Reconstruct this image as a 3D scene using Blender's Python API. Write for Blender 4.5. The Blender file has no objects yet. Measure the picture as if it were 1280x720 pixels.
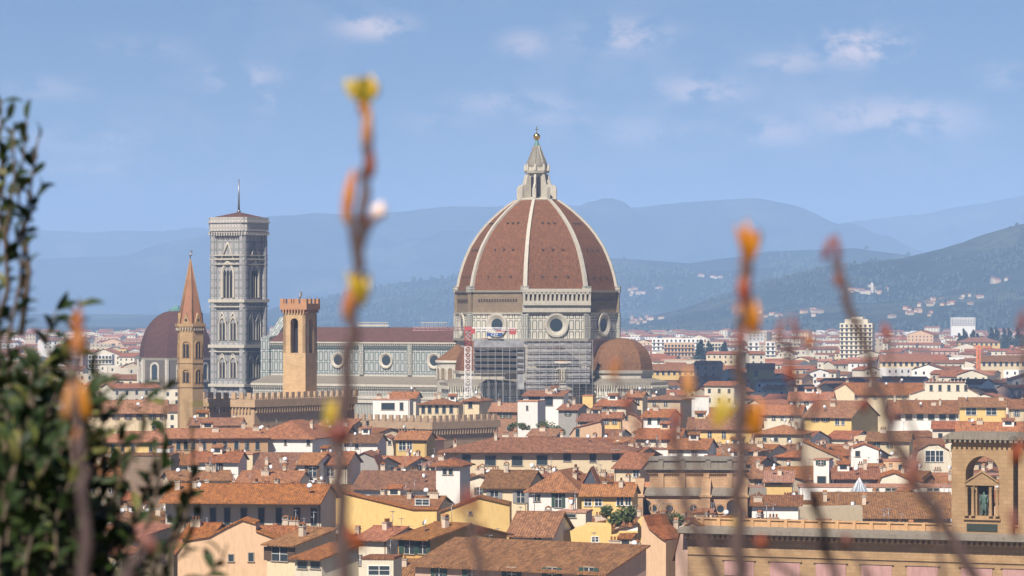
import bpy, math, random
from mathutils import Vector, Matrix, noise as mnoise
R = math.radians
random.seed(11)
sc = bpy.context.scene
col = sc.collection

# ---------------------------------------------------------------- camera, sky, sun, exposure
FPX = 4800.0            # focal length in photo pixels (1280 wide)
HZ = 385.0              # horizon row in the photo
EYE = 55.0
cam_d = bpy.data.cameras.new('camera'); cam = bpy.data.objects.new('camera', cam_d); col.objects.link(cam)
cam_d.sensor_width = 36; cam_d.lens = 36 * FPX / 1280
cam.location = (0, 0, EYE); cam.rotation_euler = (R(90) + math.atan(25 / FPX), 0, 0)
cam_d.clip_start = 0.1; cam_d.clip_end = 60000
cam_d.dof.use_dof = True; cam_d.dof.focus_distance = 1100; cam_d.dof.aperture_fstop = 14.5
sc.camera = cam

SUN_AZ = 202.0; SUN_EL = 46.0
sdir = Vector((math.sin(R(SUN_AZ)) * math.cos(R(SUN_EL)), math.cos(R(SUN_AZ)) * math.cos(R(SUN_EL)), math.sin(R(SUN_EL))))
sl = bpy.data.lights.new('sun', 'SUN'); so = bpy.data.objects.new('sun', sl); col.objects.link(so)
sl.energy = 5.0; sl.angle = R(0.5); sl.color = (1.0, 0.915, 0.82)
so.rotation_euler = sdir.to_track_quat('Z', 'Y').to_euler(); so.location = (0, -50, 300)

w = bpy.data.worlds.new('World'); sc.world = w; w.use_nodes = True
nt = w.node_tree; N = nt.nodes; L = nt.links
bg = N['Background']; bg.inputs[1].default_value = 0.040
sky = N.new('ShaderNodeTexSky'); sky.sky_type = 'NISHITA'; sky.sun_disc = False
sky.sun_elevation = R(SUN_EL); sky.sun_rotation = R(SUN_AZ)
sky.air_density = 1.0; sky.dust_density = 0.35; sky.ozone_density = 4.0; sky.altitude = 300
tc = N.new('ShaderNodeTexCoord')
# soft fair-weather clouds at fixed directions in the sky: (photo x, photo y, half width, half height, strength)
CL = [(470, 33, 60, 22, .8), (300, 96, 60, 20, .55), (350, 124, 110, 20, .5), (775, 45, 85, 26, .6), (655, 55, 42, 22, .5),
      (872, 113, 75, 24, .55), (1075, 58, 90, 30, .9), (985, 78, 60, 18, .5), (1120, 150, 130, 34, .75), (970, 165, 60, 24, .55),
      (1255, 95, 50, 20, .4), (640, 130, 130, 20, .35), (545, 150, 60, 22, .3), (100, 175, 130, 24, .3), (60, 110, 70, 20, .3),
      (780, 165, 120, 22, .3), (110, 210, 150, 14, .3), (180, 60, 90, 22, .25), (700, 148, 60, 14, .4)]
nz = N.new('ShaderNodeTexNoise'); nz.inputs['Scale'].default_value = 70; nz.inputs['Detail'].default_value = 5; nz.inputs['Roughness'].default_value = .6
mp = N.new('ShaderNodeMapping'); mp.inputs['Scale'].default_value = (1, 1, 1.7)
L.new(tc.outputs['Generated'], mp.inputs[0]); L.new(mp.outputs[0], nz.inputs['Vector'])
acc = None
for (px, py, hw, hh, st) in CL:
    c = Vector(((px - 640) / FPX, 1, (HZ - py) / FPX)).normalized()
    s = N.new('ShaderNodeVectorMath'); s.operation = 'SUBTRACT'; L.new(tc.outputs['Generated'], s.inputs[0]); s.inputs[1].default_value = c
    m = N.new('ShaderNodeVectorMath'); m.operation = 'MULTIPLY'; L.new(s.outputs[0], m.inputs[0]); m.inputs[1].default_value = (FPX / hw / 1.25, 8, FPX / hh / 1.25)
    ln = N.new('ShaderNodeVectorMath'); ln.operation = 'LENGTH'; L.new(m.outputs[0], ln.inputs[0])
    mr = N.new('ShaderNodeMapRange'); mr.interpolation_type = 'SMOOTHSTEP'; mr.inputs[1].default_value = 1.0; mr.inputs[2].default_value = 0.0; mr.inputs[4].default_value = st
    L.new(ln.outputs['Value'], mr.inputs[0])
    if acc is None: acc = mr.outputs[0]
    else:
        a = N.new('ShaderNodeMath'); a.operation = 'MAXIMUM'; L.new(acc, a.inputs[0]); L.new(mr.outputs[0], a.inputs[1]); acc = a.outputs[0]
nr = N.new('ShaderNodeMapRange'); nr.inputs[1].default_value = .42; nr.inputs[2].default_value = .56; L.new(nz.outputs['Fac'], nr.inputs[0])
nz2 = N.new('ShaderNodeTexNoise'); nz2.inputs['Scale'].default_value = 14; nz2.inputs['Detail'].default_value = 3; L.new(mp.outputs[0], nz2.inputs['Vector'])
n2 = N.new('ShaderNodeMapRange'); n2.inputs[1].default_value = .45; n2.inputs[2].default_value = .75; n2.inputs[4].default_value = .22; L.new(nz2.outputs['Fac'], n2.inputs[0])
ad = N.new('ShaderNodeMath'); ad.operation = 'ADD'; L.new(acc, ad.inputs[0]); L.new(n2.outputs[0], ad.inputs[1])
ml = N.new('ShaderNodeMath'); ml.operation = 'MULTIPLY'; ml.use_clamp = True; L.new(ad.outputs[0], ml.inputs[0]); L.new(nr.outputs[0], ml.inputs[1])
ml2 = N.new('ShaderNodeMath'); ml2.operation = 'MULTIPLY'; L.new(ml.outputs[0], ml2.inputs[0]); ml2.inputs[1].default_value = .95
mx = N.new('ShaderNodeMixRGB'); L.new(ml2.outputs[0], mx.inputs[0]); tint = N.new('ShaderNodeMixRGB'); tint.blend_type = 'MULTIPLY'; tint.inputs[0].default_value = 1; tint.inputs[2].default_value = (.50, .69, 1.04, 1); L.new(sky.outputs[0], tint.inputs[1]); L.new(tint.outputs[0], mx.inputs[1]); mx.inputs[2].default_value = (19, 15, 13.5, 1)
L.new(mx.outputs[0], bg.inputs[0])
CLOUD_MIX = mx
sc.view_settings.view_transform = 'Standard'; sc.view_settings.look = 'None'
sc.view_settings.exposure = 0.46; sc.view_settings.gamma = 1
sc.render.engine = 'CYCLES'
sc.cycles.volume_bounces = 2; sc.cycles.max_bounces = 5; sc.cycles.diffuse_bounces = 3; sc.cycles.transparent_max_bounces = 8

# ---------------------------------------------------------------- helpers
def at(px, py, Y):
    return Vector(((px - 640) * Y / FPX, Y, EYE - (py - HZ) * Y / FPX))
def zat(py, Y): return EYE - (py - HZ) * Y / FPX

def tag(o, label=None, cat=None, group=None, kind=None):
    if label: o['label'] = label
    if cat: o['category'] = cat
    if group: o['group'] = group
    if kind: o['kind'] = kind
    return o
def empty(name, loc, rz=0):
    o = bpy.data.objects.new(name, None); col.objects.link(o); o.location = loc; o.rotation_euler = (0, 0, rz); o.empty_display_size = 1
    return o

class MB:
    def __init__(s): s.v = []; s.f = []; s.m = []; s.sm = []
    def poly(s, pts, m=0, smooth=False):
        b = len(s.v); s.v += [tuple(p) for p in pts]; s.f.append(tuple(range(b, b + len(pts)))); s.m.append(m); s.sm.append(smooth)
    def mesh(s, vs, fs, m=0, smooth=False):
        b = len(s.v); s.v += [tuple(p) for p in vs]
        for f in fs: s.f.append(tuple(b + i for i in f)); s.m.append(m); s.sm.append(smooth)
    def box(s, x0, x1, y0, y1, z0, z1, m=0, T=None):
        vs = [Vector((x, y, z)) for z in (z0, z1) for y in (y0, y1) for x in (x0, x1)]
        if T is not None: vs = [T @ v for v in vs]
        s.mesh(vs, [(0, 2, 3, 1), (4, 5, 7, 6), (0, 1, 5, 4), (2, 6, 7, 3), (0, 4, 6, 2), (1, 3, 7, 5)], m)
    def prism(s, prof, a0, a1, axis='x', m=0, T=None, mside=None):
        # prof: list of (p,z); axis = extrude axis
        n = len(prof)
        def P(a, p, z): return Vector((a, p, z)) if axis == 'x' else Vector((p, a, z))
        vs = [P(a0, p, z) for p, z in prof] + [P(a1, p, z) for p, z in prof]
        if T is not None: vs = [T @ v for v in vs]
        s.mesh(vs, [tuple(range(n)), tuple(range(2 * n - 1, n - 1, -1))], m)
        s.mesh(vs, [(i, i + n, (i + 1) % n + n, (i + 1) % n) for i in range(n)], m if mside is None else mside)
    def lathe(s, prof, n=16, c=(0, 0), a0=0, arc=360, m=0, smooth=True, cap=False):
        full = arc >= 359.9; k = n if full else n + 1
        vs = [(c[0] + r * math.cos(R(a0 + arc * i / n)), c[1] + r * math.sin(R(a0 + arc * i / n)), z) for r, z in prof for i in range(k)]
        fs = []
        for j in range(len(prof) - 1):
            for i in range(n):
                i2 = (i + 1) % k if full else i + 1
                fs.append((j * k + i, j * k + i2, (j + 1) * k + i2, (j + 1) * k + i))
        s.mesh(vs, fs, m, smooth)
        if cap:
            s.mesh(vs, [tuple(range((len(prof) - 1) * k, len(prof) * k))], m)
    def tube(s, pts, rad, n=6, m=0, smooth=True):
        pts = [Vector(p) for p in pts]; rads = rad if isinstance(rad, (list, tuple)) else [rad] * len(pts)
        vs = []; 
        for i, p in enumerate(pts):
            t = (pts[min(i + 1, len(pts) - 1)] - pts[max(i - 1, 0)]).normalized()
            a = t.orthogonal().normalized() if abs(t.z) < .9 else Vector((1, 0, 0)); a = (a - t * a.dot(t)).normalized(); b = t.cross(a)
            for k in range(n):
                an = 2 * math.pi * k / n; vs.append(p + (a * math.cos(an) + b * math.sin(an)) * rads[i])
        fs = [(i * n + k, i * n + (k + 1) % n, (i + 1) * n + (k + 1) % n, (i + 1) * n + k) for i in range(len(pts) - 1) for k in range(n)]
        fs += [tuple(range(n - 1, -1, -1)), tuple(range((len(pts) - 1) * n, len(pts) * n))]
        s.mesh(vs, fs, m, smooth)
    def blob(s, c, r, seed=0, m=0, sub=8, amp=.25, T=None):
        c = Vector(c); r = Vector(r) if not isinstance(r, (int, float)) else Vector((r, r, r))
        vs = []; n = sub * 2
        for j in range(sub + 1):
            th = math.pi * j / sub
            for i in range(n):
                ph = 2 * math.pi * i / n
                d = Vector((math.sin(th) * math.cos(ph), math.sin(th) * math.sin(ph), math.cos(th)))
                k = 1 + amp * mnoise.noise(d * 2.1 + Vector((seed, seed * 1.7, 0)))
                p = Vector((d.x * r.x, d.y * r.y, d.z * r.z)) * k
                if T is not None: p = T @ p
                vs.append(c + p)
        fs = [(j * n + i, (j + 1) * n + i, (j + 1) * n + (i + 1) % n, j * n + (i + 1) % n) for j in range(sub) for i in range(n)]
        s.mesh(vs, fs, m, True)
    def build(s, name, mats, parent=None, data=None):
        me = bpy.data.meshes.new(name); me.from_pydata(s.v, [], s.f)
        if not isinstance(mats, (list, tuple)): mats = [mats]
        for mt in mats: me.materials.append(mt)
        uv = me.uv_layers.new(name='UVMap'); data_uv = [0.0] * (2 * len(me.loops))
        for pi, p in enumerate(me.polygons):
            p.material_index = s.m[pi]; p.use_smooth = s.sm[pi]
            n = p.normal
            if abs(n.z) > .999: u = Vector((1, 0, 0)); vv = Vector((0, 1, 0))
            else:
                u = Vector((-n.y, n.x, 0)).normalized(); vv = n.cross(u)
                if vv.z < 0: vv = -vv
            for li in p.loop_indices:
                c = me.vertices[me.loops[li].vertex_index].co
                if abs(n.z) > .2 and abs(n.z) <= .999:
                    data_uv[2 * li] = c.dot(u); data_uv[2 * li + 1] = c.dot(vv)
                else:
                    data_uv[2 * li] = c.dot(u); data_uv[2 * li + 1] = c.z if abs(n.z) < .9 else c.dot(vv)
        uv.data.foreach_set('uv', data_uv)
        me.update()
        o = bpy.data.objects.new(name, me); col.objects.link(o)
        if parent: o.parent = parent
        return o
def link_copy(me, name, parent, loc=(0, 0, 0), rz=0, scale=None):
    o = bpy.data.objects.new(name, me); col.objects.link(o); o.parent = parent; o.location = loc; o.rotation_euler = (0, 0, rz)
    if scale: o.scale = scale
    return o

# ---------------------------------------------------------------- materials
MATS = {}
def base_mat(name):
    m = bpy.data.materials.new(name); m.use_nodes = True; t = m.node_tree
    b = t.nodes['Principled BSDF']; return m, t, b
def mix(t, f, a, b, mode='MIX'):
    x = t.nodes.new('ShaderNodeMixRGB'); x.blend_type = mode
    for i, v in ((0, f), (1, a), (2, b)):
        if isinstance(v, (int, float)): x.inputs[i].default_value = v
        elif isinstance(v, tuple): x.inputs[i].default_value = (*v, 1) if len(v) == 3 else v
        else: t.links.new(v, x.inputs[i])
    return x.outputs[0]
def nmath(t, op, a, b=None, clamp=False):
    x = t.nodes.new('ShaderNodeMath'); x.operation = op; x.use_clamp = clamp
    for i, v in ((0, a), (1, b)):
        if v is None: continue
        if isinstance(v, (int, float)): x.inputs[i].default_value = v
        else: t.links.new(v, x.inputs[i])
    return x.outputs[0]
def ntex(t, scale, detail=4, co='Object', sc3=(1, 1, 1), rough=.6):
    c = t.nodes.new('ShaderNodeTexCoord'); mp = t.nodes.new('ShaderNodeMapping'); mp.inputs['Scale'].default_value = sc3
    t.links.new(c.outputs[co], mp.inputs[0])
    n = t.nodes.new('ShaderNodeTexNoise'); n.inputs['Scale'].default_value = scale; n.inputs['Detail'].default_value = detail; n.inputs['Roughness'].default_value = rough
    t.links.new(mp.outputs[0], n.inputs['Vector']); return n.outputs['Fac']
def ramp(t, f, lo, hi, a=0.0, b=1.0):
    m = t.nodes.new('ShaderNodeMapRange'); m.inputs[1].default_value = lo; m.inputs[2].default_value = hi; m.inputs[3].default_value = a; m.inputs[4].default_value = b
    t.links.new(f, m.inputs[0]); return m.outputs[0]
def objrand(t):
    return t.nodes.new('ShaderNodeObjectInfo').outputs['Random']
def hsv(t, c, h=None, s=None, v=None):
    x = t.nodes.new('ShaderNodeHueSaturation')
    for k, val in (('Hue', h), ('Saturation', s), ('Value', v)):
        if val is None: continue
        if isinstance(val, (int, float)): x.inputs[k].default_value = val
        else: t.links.new(val, x.inputs[k])
    t.links.new(c, x.inputs['Color']); return x.outputs[0]

def stucco(name, c, dirt=.35, rough=.9, vary=True):
    m, t, b = base_mat(name)
    f1 = ramp(t, ntex(t, .45, 5, sc3=(1, 1, .45)), .35, .7)
    f2 = ramp(t, ntex(t, 2.2, 3, sc3=(1, 1, .25)), .45, .75)
    dk = tuple(x * .62 for x in c)
    o = mix(t, nmath(t, 'MULTIPLY', f1, dirt), c, tuple((x * .8 + .04) for x in c))
    o = mix(t, nmath(t, 'MULTIPLY', f2, dirt * 1.3), o, dk)
    if vary:
        o = hsv(t, o, v=ramp(t, objrand(t), 0, 1, .88, 1.1))
    t.links.new(o, b.inputs['Base Color']); b.inputs['Roughness'].default_value = rough
    b.inputs['Specular IOR Level'].default_value = .2
    return m
def tiles(name, c1, c2, c3):
    m, t, b = base_mat(name)
    # u across the slope, v down the slope, metres
    f1 = ramp(t, ntex(t, .35, 4, 'UV', (1, 1, 1)), .38, .6)
    f2 = ramp(t, ntex(t, 1.3, 4, 'UV', (1, .4, 1)), .44, .62)
    f3 = ramp(t, ntex(t, 3.2, 3, 'UV', (1, .5, 1)), .52, .66)
    o = mix(t, f1, c1, c2); o = mix(t, nmath(t, 'MULTIPLY', f2, .8), o, c3); o = mix(t, nmath(t, 'MULTIPLY', f3, .6), o, tuple(min(1, x * 1.7) for x in c1))
    c = t.nodes.new('ShaderNodeTexCoord'); sp = t.nodes.new('ShaderNodeSeparateXYZ'); t.links.new(c.outputs['UV'], sp.inputs[0])
    su = nmath(t, 'SINE', nmath(t, 'MULTIPLY', sp.outputs[0], 2 * math.pi / .42)); sv = nmath(t, 'FRACT', nmath(t, 'MULTIPLY', sp.outputs[1], 1 / .55))
    o = mix(t, ramp(t, su, -1, 1, .0, .38), o, tuple(x * .35 for x in c2))
    o = mix(t, ramp(t, sv, .8, 1, .0, .3), o, tuple(x * .35 for x in c2))
    r = objrand(t)
    o = hsv(t, o, h=ramp(t, nmath(t, 'FRACT', nmath(t, 'MULTIPLY', r, 7.13)), 0, 1, .497, .51), s=ramp(t, nmath(t, 'FRACT', nmath(t, 'MULTIPLY', r, 3.7)), 0, 1, .85, 1.05), v=ramp(t, r, 0, 1, .8, 1.2))
    t.links.new(o, b.inputs['Base Color']); b.inputs['Roughness'].default_value = .9; b.inputs['Specular IOR Level'].default_value = .15
    bp = t.nodes.new('ShaderNodeBump'); bp.inputs['Strength'].default_value = .5; bp.inputs['Distance'].default_value = .08
    t.links.new(nmath(t, 'ADD', su, nmath(t, 'MULTIPLY', sv, -.6)), bp.inputs['Height']); t.links.new(bp.outputs[0], b.inputs['Normal'])
    return m
def panels(name, W, H, c=(.62, .6, .54), g=(.09, .12, .11), lo=.22, hi=.48, tint=(.55, .36, .3), tk=.25):
    m, t, b = base_mat(name)
    cc = t.nodes.new('ShaderNodeTexCoord'); sp = t.nodes.new('ShaderNodeSeparateXYZ'); t.links.new(cc.outputs['UV'], sp.inputs[0])
    def ed(o, S):
        f = nmath(t, 'FRACT', nmath(t, 'DIVIDE', o, S)); f = nmath(t, 'SUBTRACT', .5, nmath(t, 'ABSOLUTE', nmath(t, 'SUBTRACT', f, .5)))
        return nmath(t, 'MULTIPLY', f, S)
    d = nmath(t, 'MINIMUM', ed(sp.outputs[0], W), ed(sp.outputs[1], H))
    g_in = nmath(t, 'GREATER_THAN', d, lo); g_out = nmath(t, 'LESS_THAN', d, hi); msk = nmath(t, 'MULTIPLY', g_in, g_out)
    n1 = ramp(t, ntex(t, .5, 5, 'UV'), .3, .7); n2 = ramp(t, ntex(t, 3, 3, 'UV', (1, .3, 1)), .4, .7)
    o = mix(t, nmath(t, 'MULTIPLY', n1, .35), c, tuple(x * .62 for x in c))
    o = mix(t, nmath(t, 'MULTIPLY', n2, tk), o, tint)
    o = mix(t, msk, o, g)
    t.links.new(o, b.inputs['Base Color']); b.inputs['Roughness'].default_value = .7; b.inputs['Specular IOR Level'].default_value = .2
    return m
def plain(name, c, rough=.7, metal=0, nscale=None, amt=.3):
    m, t, b = base_mat(name); b.inputs['Base Color'].default_value = (*c, 1); b.inputs['Roughness'].default_value = rough; b.inputs['Metallic'].default_value = metal
    if nscale:
        t.links.new(mix(t, nmath(t, 'MULTIPLY', ramp(t, ntex(t, nscale, 4), .35, .68), amt * 2), c, tuple(x * .5 for x in c)), b.inputs['Base Color'])
    return m
def masonry(name, c1, c2, bw=.9, rh=.4, mort=.03, mc=None):
    m, t, b = base_mat(name)
    c = t.nodes.new('ShaderNodeTexCoord'); k = t.nodes.new('ShaderNodeTexBrick'); t.links.new(c.outputs['UV'], k.inputs['Vector'])
    k.inputs['Color1'].default_value = (*c1, 1); k.inputs['Color2'].default_value = (*c2, 1); k.inputs['Mortar'].default_value = (*(mc or tuple(x * .6 for x in c1)), 1)
    k.inputs['Scale'].default_value = 1; k.inputs['Brick Width'].default_value = bw; k.inputs['Row Height'].default_value = rh; k.inputs['Mortar Size'].default_value = mort
    o = mix(t, nmath(t, 'MULTIPLY', ramp(t, ntex(t, .4, 5, 'UV'), .35, .7), .5), k.outputs[0], tuple(x * .6 for x in c2))
    t.links.new(o, b.inputs['Base Color']); b.inputs['Roughness'].default_value = .9; b.inputs['Specular IOR Level'].default_value = .15
    return m
WALL = {
 'cream': stucco('wall_cream', (.68, .56, .36)), 'yellow': stucco('wall_yellow', (.72, .50, .19)), 'pale': stucco('wall_pale', (.70, .63, .48)),
 'white': stucco('wall_white', (.80, .77, .70), .25), 'ochre': stucco('wall_ochre', (.60, .36, .12)), 'peach': stucco('wall_peach', (.68, .46, .28)),
 'pink': stucco('wall_pink', (.56, .38, .29)), 'beige': stucco('wall_beige', (.50, .41, .28)), 'grey': stucco('wall_grey', (.34, .32, .29)),
 'brick': masonry('wall_brick', (.34, .18, .11), (.40, .23, .14)), 'tan': stucco('wall_tan', (.46, .29, .15))}
ROOF = {
 'terracotta': tiles('tile_terracotta', (.43, .165, .06), (.31, .115, .046), (.16, .07, .034)),
 'red': tiles('tile_red', (.45, .16, .06), (.33, .11, .044), (.18, .068, .034)),
 'brown': tiles('tile_brown', (.34, .15, .06), (.24, .10, .044), (.13, .062, .032)),
 'salmon': tiles('tile_salmon', (.56, .25, .14), (.44, .19, .11), (.30, .15, .10))}
EAVE_HOLLOW = plain('eave_timber_hollow_shade', (.09, .06, .045), .8)
GLASS = plain('window_glass', (.035, .05, .06), .18)
FRAME = plain('window_frame_stone', (.42, .36, .28), .8, 0, 2)
WFRAME = plain('white_frame', (.75, .73, .68), .6)
SHUT = {'green': plain('shutter_green', (.035, .075, .055), .6), 'brown': plain('shutter_brown', (.11, .07, .045), .6), 'grey': plain('shutter_grey', (.24, .24, .23), .6)}
CHIM = stucco('chimney_plaster', (.6, .5, .38)); DISH = plain('dish_white', (.85, .85, .85), .4); STEEL = plain('steel', (.3, .3, .31), .4, .8)
SKYL = plain('skylight_glass', (.28, .33, .38), .12)
MARB = panels('marble_panels', 2.1, 3.65, c=(.62, .59, .48)); MARB_S = panels('marble_strips', 1.25, 4.4, c=(.44, .43, .37), lo=.2, hi=.42); MARB_N = panels('marble_nave', 2.1, 3.65, c=(.38, .42, .40), lo=.2, hi=.5)
MARB_SH = panels('marble_tower', 2.32, 2.7, c=(.34, .365, .365), lo=.12, hi=.3, tint=(.5, .3, .25), tk=.5)
MARB_P = stucco('marble_plain', (.52, .48, .39), .5, .7, False); CORN_SHADE = plain('cornice_shadow', (.11, .14, .13), .6, 0, 2)
STONE = masonry('sandstone', (.43, .285, .15), (.37, .24, .125), 1.3, .55, .03, (.30, .2, .11)); STONE_C = masonry('church_sandstone', (.56, .36, .20), (.49, .31, .17), 1.1, .5, .03, (.38, .24, .14)); STONE_G = stucco('weathered_grey_stone', (.25, .215, .165), .7, .9, False)
ASH = masonry('tower_ashlar', (.64, .45, .25), (.56, .38, .20), .8, .35, .025); RUBBLE = masonry('palace_rubble', (.31, .21, .13), (.25, .175, .12), .7, .35, .05)
BRK = masonry('campanile_brick', (.50, .35, .19), (.44, .29, .15), .6, .2, .02); SPIRE = masonry('spire_brick', (.43, .22, .13), (.37, .18, .11), .6, .2, .02)
RAW = masonry('raw_masonry', (.30, .23, .15), (.25, .19, .125), 1.2, .5, .06)
DTILE = tiles('dome_tile', (.24, .09, .03), (.19, .074, .027), (.13, .055, .025)); PTILE = tiles('chapel_dome_tile', (.15, .068, .05), (.115, .052, .042), (.09, .048, .04))
COPPER = plain('green_copper', (.12, .27, .25), .6, 0, 1); GOLD = plain('gilt_copper', (.85, .55, .14), .25, 1.0)
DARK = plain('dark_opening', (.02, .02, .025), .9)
SLATE = plain('dark_slate', (.075, .09, .11), .5, 0, .5)
# ---------------------------------------------------------------- terrain
HAZE_X = 9000; YB = -700; YF = 27600
def ground_z(x, y):
    d = math.hypot(x * .8, max(0, y - 6))
    if y < 6: d = abs(x) * .15 if abs(x) > 40 else 0
    t = min(1, max(0, (d) / 240)); s = (1 - t); h = 53.35 * (s ** 2.2)
    if y < 6 and abs(x) < 60: h = 53.35
    return h + (0.03 * mnoise.noise(Vector((x, y, 0))) if h > 50 else 0)
def make_ground():
    xs = sorted(set([-9000, -5000, -2500, -1200, -600, 600, 1200, 2500, 5000, 9000] + list(range(-300, 301, 20)) + [i * .8 for i in range(-15, 16)]))
    ys = sorted(set([-690, -400, -200, -100, -50, -20] + [i for i in range(-10, 13, 1)] + list(range(15, 60, 5)) + list(range(60, 400, 20)) + [500, 700, 1000, 1500, 2500, 4000, 6000, 9000, 13000, 18000, 24000, 27400]))
    mb = MB(); vs = [(x, y, ground_z(x, y)) for y in ys for x in xs]; n = len(xs)
    mb.mesh(vs, [(j * n + i, j * n + i + 1, (j + 1) * n + i + 1, (j + 1) * n + i) for j in range(len(ys) - 1) for i in range(n - 1)], 0, True)
    m, t, b = base_mat('ground_earth'); geo = t.nodes.new('ShaderNodeNewGeometry'); sp = t.nodes.new('ShaderNodeSeparateXYZ'); t.links.new(geo.outputs['Position'], sp.inputs[0])
    city = mix(t, ramp(t, ntex(t, .05, 6), .4, .6), (.30, .25, .19), (.2, .18, .13))
    hill = mix(t, ramp(t, ntex(t, .8, 6), .4, .6), (.05, .07, .025), (.11, .09, .05))
    t.links.new(mix(t, ramp(t, sp.outputs[2], 1, 8), city, hill), b.inputs['Base Color']); b.inputs['Roughness'].default_value = .95
    o = mb.build('ground', m); tag(o, 'flat city floor between the houses reaching to the far hills', 'ground', kind='structure')
make_ground()

LAY = {
 'far_mountains': dict(D=24000, W=2500, pts=[(-500, 300), (0, 286), (200, 289), (300, 290), (700, 300), (1000, 296), (1047, 279), (1093, 272), (1152, 267), (1193, 260), (1280, 243), (1500, 225), (1900, 240)], rough=2.2),
 'blue_mountains': dict(D=19500, W=2800, pts=[(-500, 340), (0, 322), (80, 322), (150, 318), (205, 303), (265, 289), (330, 270), (420, 267), (560, 258), (700, 255), (800, 258), (880, 249), (940, 246), (1000, 258), (1047, 279), (1100, 300), (1200, 325), (1500, 350), (1900, 340)], rough=2.5),
 'middle_hills': dict(D=12500, W=2400, pts=[(-500, 388), (200, 392), (330, 388), (400, 374), (450, 363), (500, 351), (570, 345), (650, 335), (720, 325), (770, 321), (860, 328), (914, 321), (960, 313), (1068, 310), (1118, 315), (1200, 330), (1500, 350), (1900, 345)], rough=3),
 'near_hills': dict(D=8300, W=2200, pts=[(-500, 405), (500, 409), (700, 405), (800, 397), (860, 385), (900, 370), (950, 352), (1047, 332), (1127, 321), (1185, 307), (1218, 297), (1247, 286), (1280, 275), (1400, 250), (1600, 240), (1900, 260)], rough=3),
}
def lay_prof(pts, px):
    for (a, ya), (b, yb) in zip(pts, pts[1:]):
        if a <= px <= b:
            t = (px - a) / (b - a); t = t * t * (3 - 2 * t) * .35 + t * .65
            return ya + (yb - ya) * t
    return pts[0][1] if px < pts[0][0] else pts[-1][1]
def hill_h(L_, x, y):
    D, W_ = L_['D'], L_['W']; px = 640 + FPX * x / D
    r = zat(lay_prof(L_['pts'], px), D)
    r += r * .012 * L_['rough'] * mnoise.fractal(Vector((x / 420, D / 500, 3)), 1.0, 2.0, 5)
    t = (y - D) / W_
    if abs(t) >= 1: return -3
    if t < 0:
        s = 1 + t; prof = s ** 1.25 * (1 + .28 * (1 - s))
    else: prof = 1 - t * t
    nn = mnoise.fractal(Vector((x / 900, y / 900, D)), 1.0, 2.0, 5)
    return r * prof * (1 + .6 * nn * max(0, min(1, -t * 4)) ) - 3
for nm, L_ in LAY.items():
    D, W_ = L_['D'], L_['W']; mb = MB(); nx, ny = 260, 44
    vs = []
    for j in range(ny + 1):
        t = -1 + 1.5 * j / ny
        y = D + W_ * t
        for i in range(nx + 1):
            px = -480 + 2300 * i / nx; x = (px - 640) / FPX * D
            vs.append((x, y, hill_h(L_, x, y)))
    mb.mesh(vs, [(j * (nx + 1) + i, j * (nx + 1) + i + 1, (j + 1) * (nx + 1) + i + 1, (j + 1) * (nx + 1) + i) for j in range(ny) for i in range(nx)], 0, True)
    m, t, b = base_mat(nm + '_cover')
    f1 = ramp(t, ntex(t, .004, 8, rough=.65), .42, .58); f2 = ramp(t, ntex(t, .016, 6, rough=.7), .48, .56)
    o = mix(t, f1, (.014, .028, .018), (.042, .056, .032)); o = mix(t, nmath(t, 'MULTIPLY', f2, .7), o, (.015, .025, .012))
    vo = t.nodes.new('ShaderNodeTexVoronoi'); vo.inputs['Scale'].default_value = .0065; cc = t.nodes.new('ShaderNodeTexCoord'); mpp = t.nodes.new('ShaderNodeMapping'); mpp.inputs['Scale'].default_value = (1, .6, 2)
    t.links.new(cc.outputs['Object'], mpp.inputs[0]); t.links.new(mpp.outputs[0], vo.inputs['Vector']); sc_ = t.nodes.new('ShaderNodeSeparateColor'); t.links.new(vo.outputs['Color'], sc_.inputs[0])
    o = mix(t, nmath(t, 'MULTIPLY', ramp(t, sc_.outputs[0], .55, .62), ramp(t, ntex(t, .0016, 4), .45, .55)), o, (.065, .075, .045))
    o = mix(t, nmath(t, 'MULTIPLY', ramp(t, ntex(t, .03, 4), .56, .6), .8), o, (.012, .02, .012))
    t.links.new(o, b.inputs['Base Color']); b.inputs['Roughness'].default_value = 1; b.inputs['Specular IOR Level'].default_value = 0
    tag(mb.build(nm, m), nm.replace('_', ' ') + ' closing the plain behind the city', 'hills', kind='structure')

# ---------------------------------------------------------------- cathedral
CX = (671 - 640) / FPX * 1300
cath = empty('cathedral', (CX, 1300, 0), R(-31))
tag(cath, 'huge marble cathedral with red ribbed dome, white lantern and long marble nave', 'cathedral')
RC = 27.9; AP = RC * math.cos(R(22.5)); SIDE = 2 * RC * math.sin(R(22.5))
def octa(r, z, a=22.5): return [(r * math.cos(R(a + 45 * k)), r * math.sin(R(a + 45 * k)), z) for k in range(8)]
def octprism(mb, r0, z0, r1, z1, m=0, c=(0, 0), cap=True, a=22.5):
    A = [(x + c[0], y + c[1], z) for x, y, z in octa(r0, z0, a)]; B = [(x + c[0], y + c[1], z) for x, y, z in octa(r1, z1, a)]
    mb.mesh(A + B, [(i, (i + 1) % 8, 8 + (i + 1) % 8, 8 + i) for i in range(8)], m)
    if cap: mb.mesh(B, [tuple(range(8))], m); mb.mesh(A, [tuple(range(7, -1, -1))], m)
def FT(k, ap=AP): return Matrix.Rotation(R(45 * k + 90), 4, 'Z') @ Matrix.Translation((0, -ap, 0))   # facet frame: x along, -y outward
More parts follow.
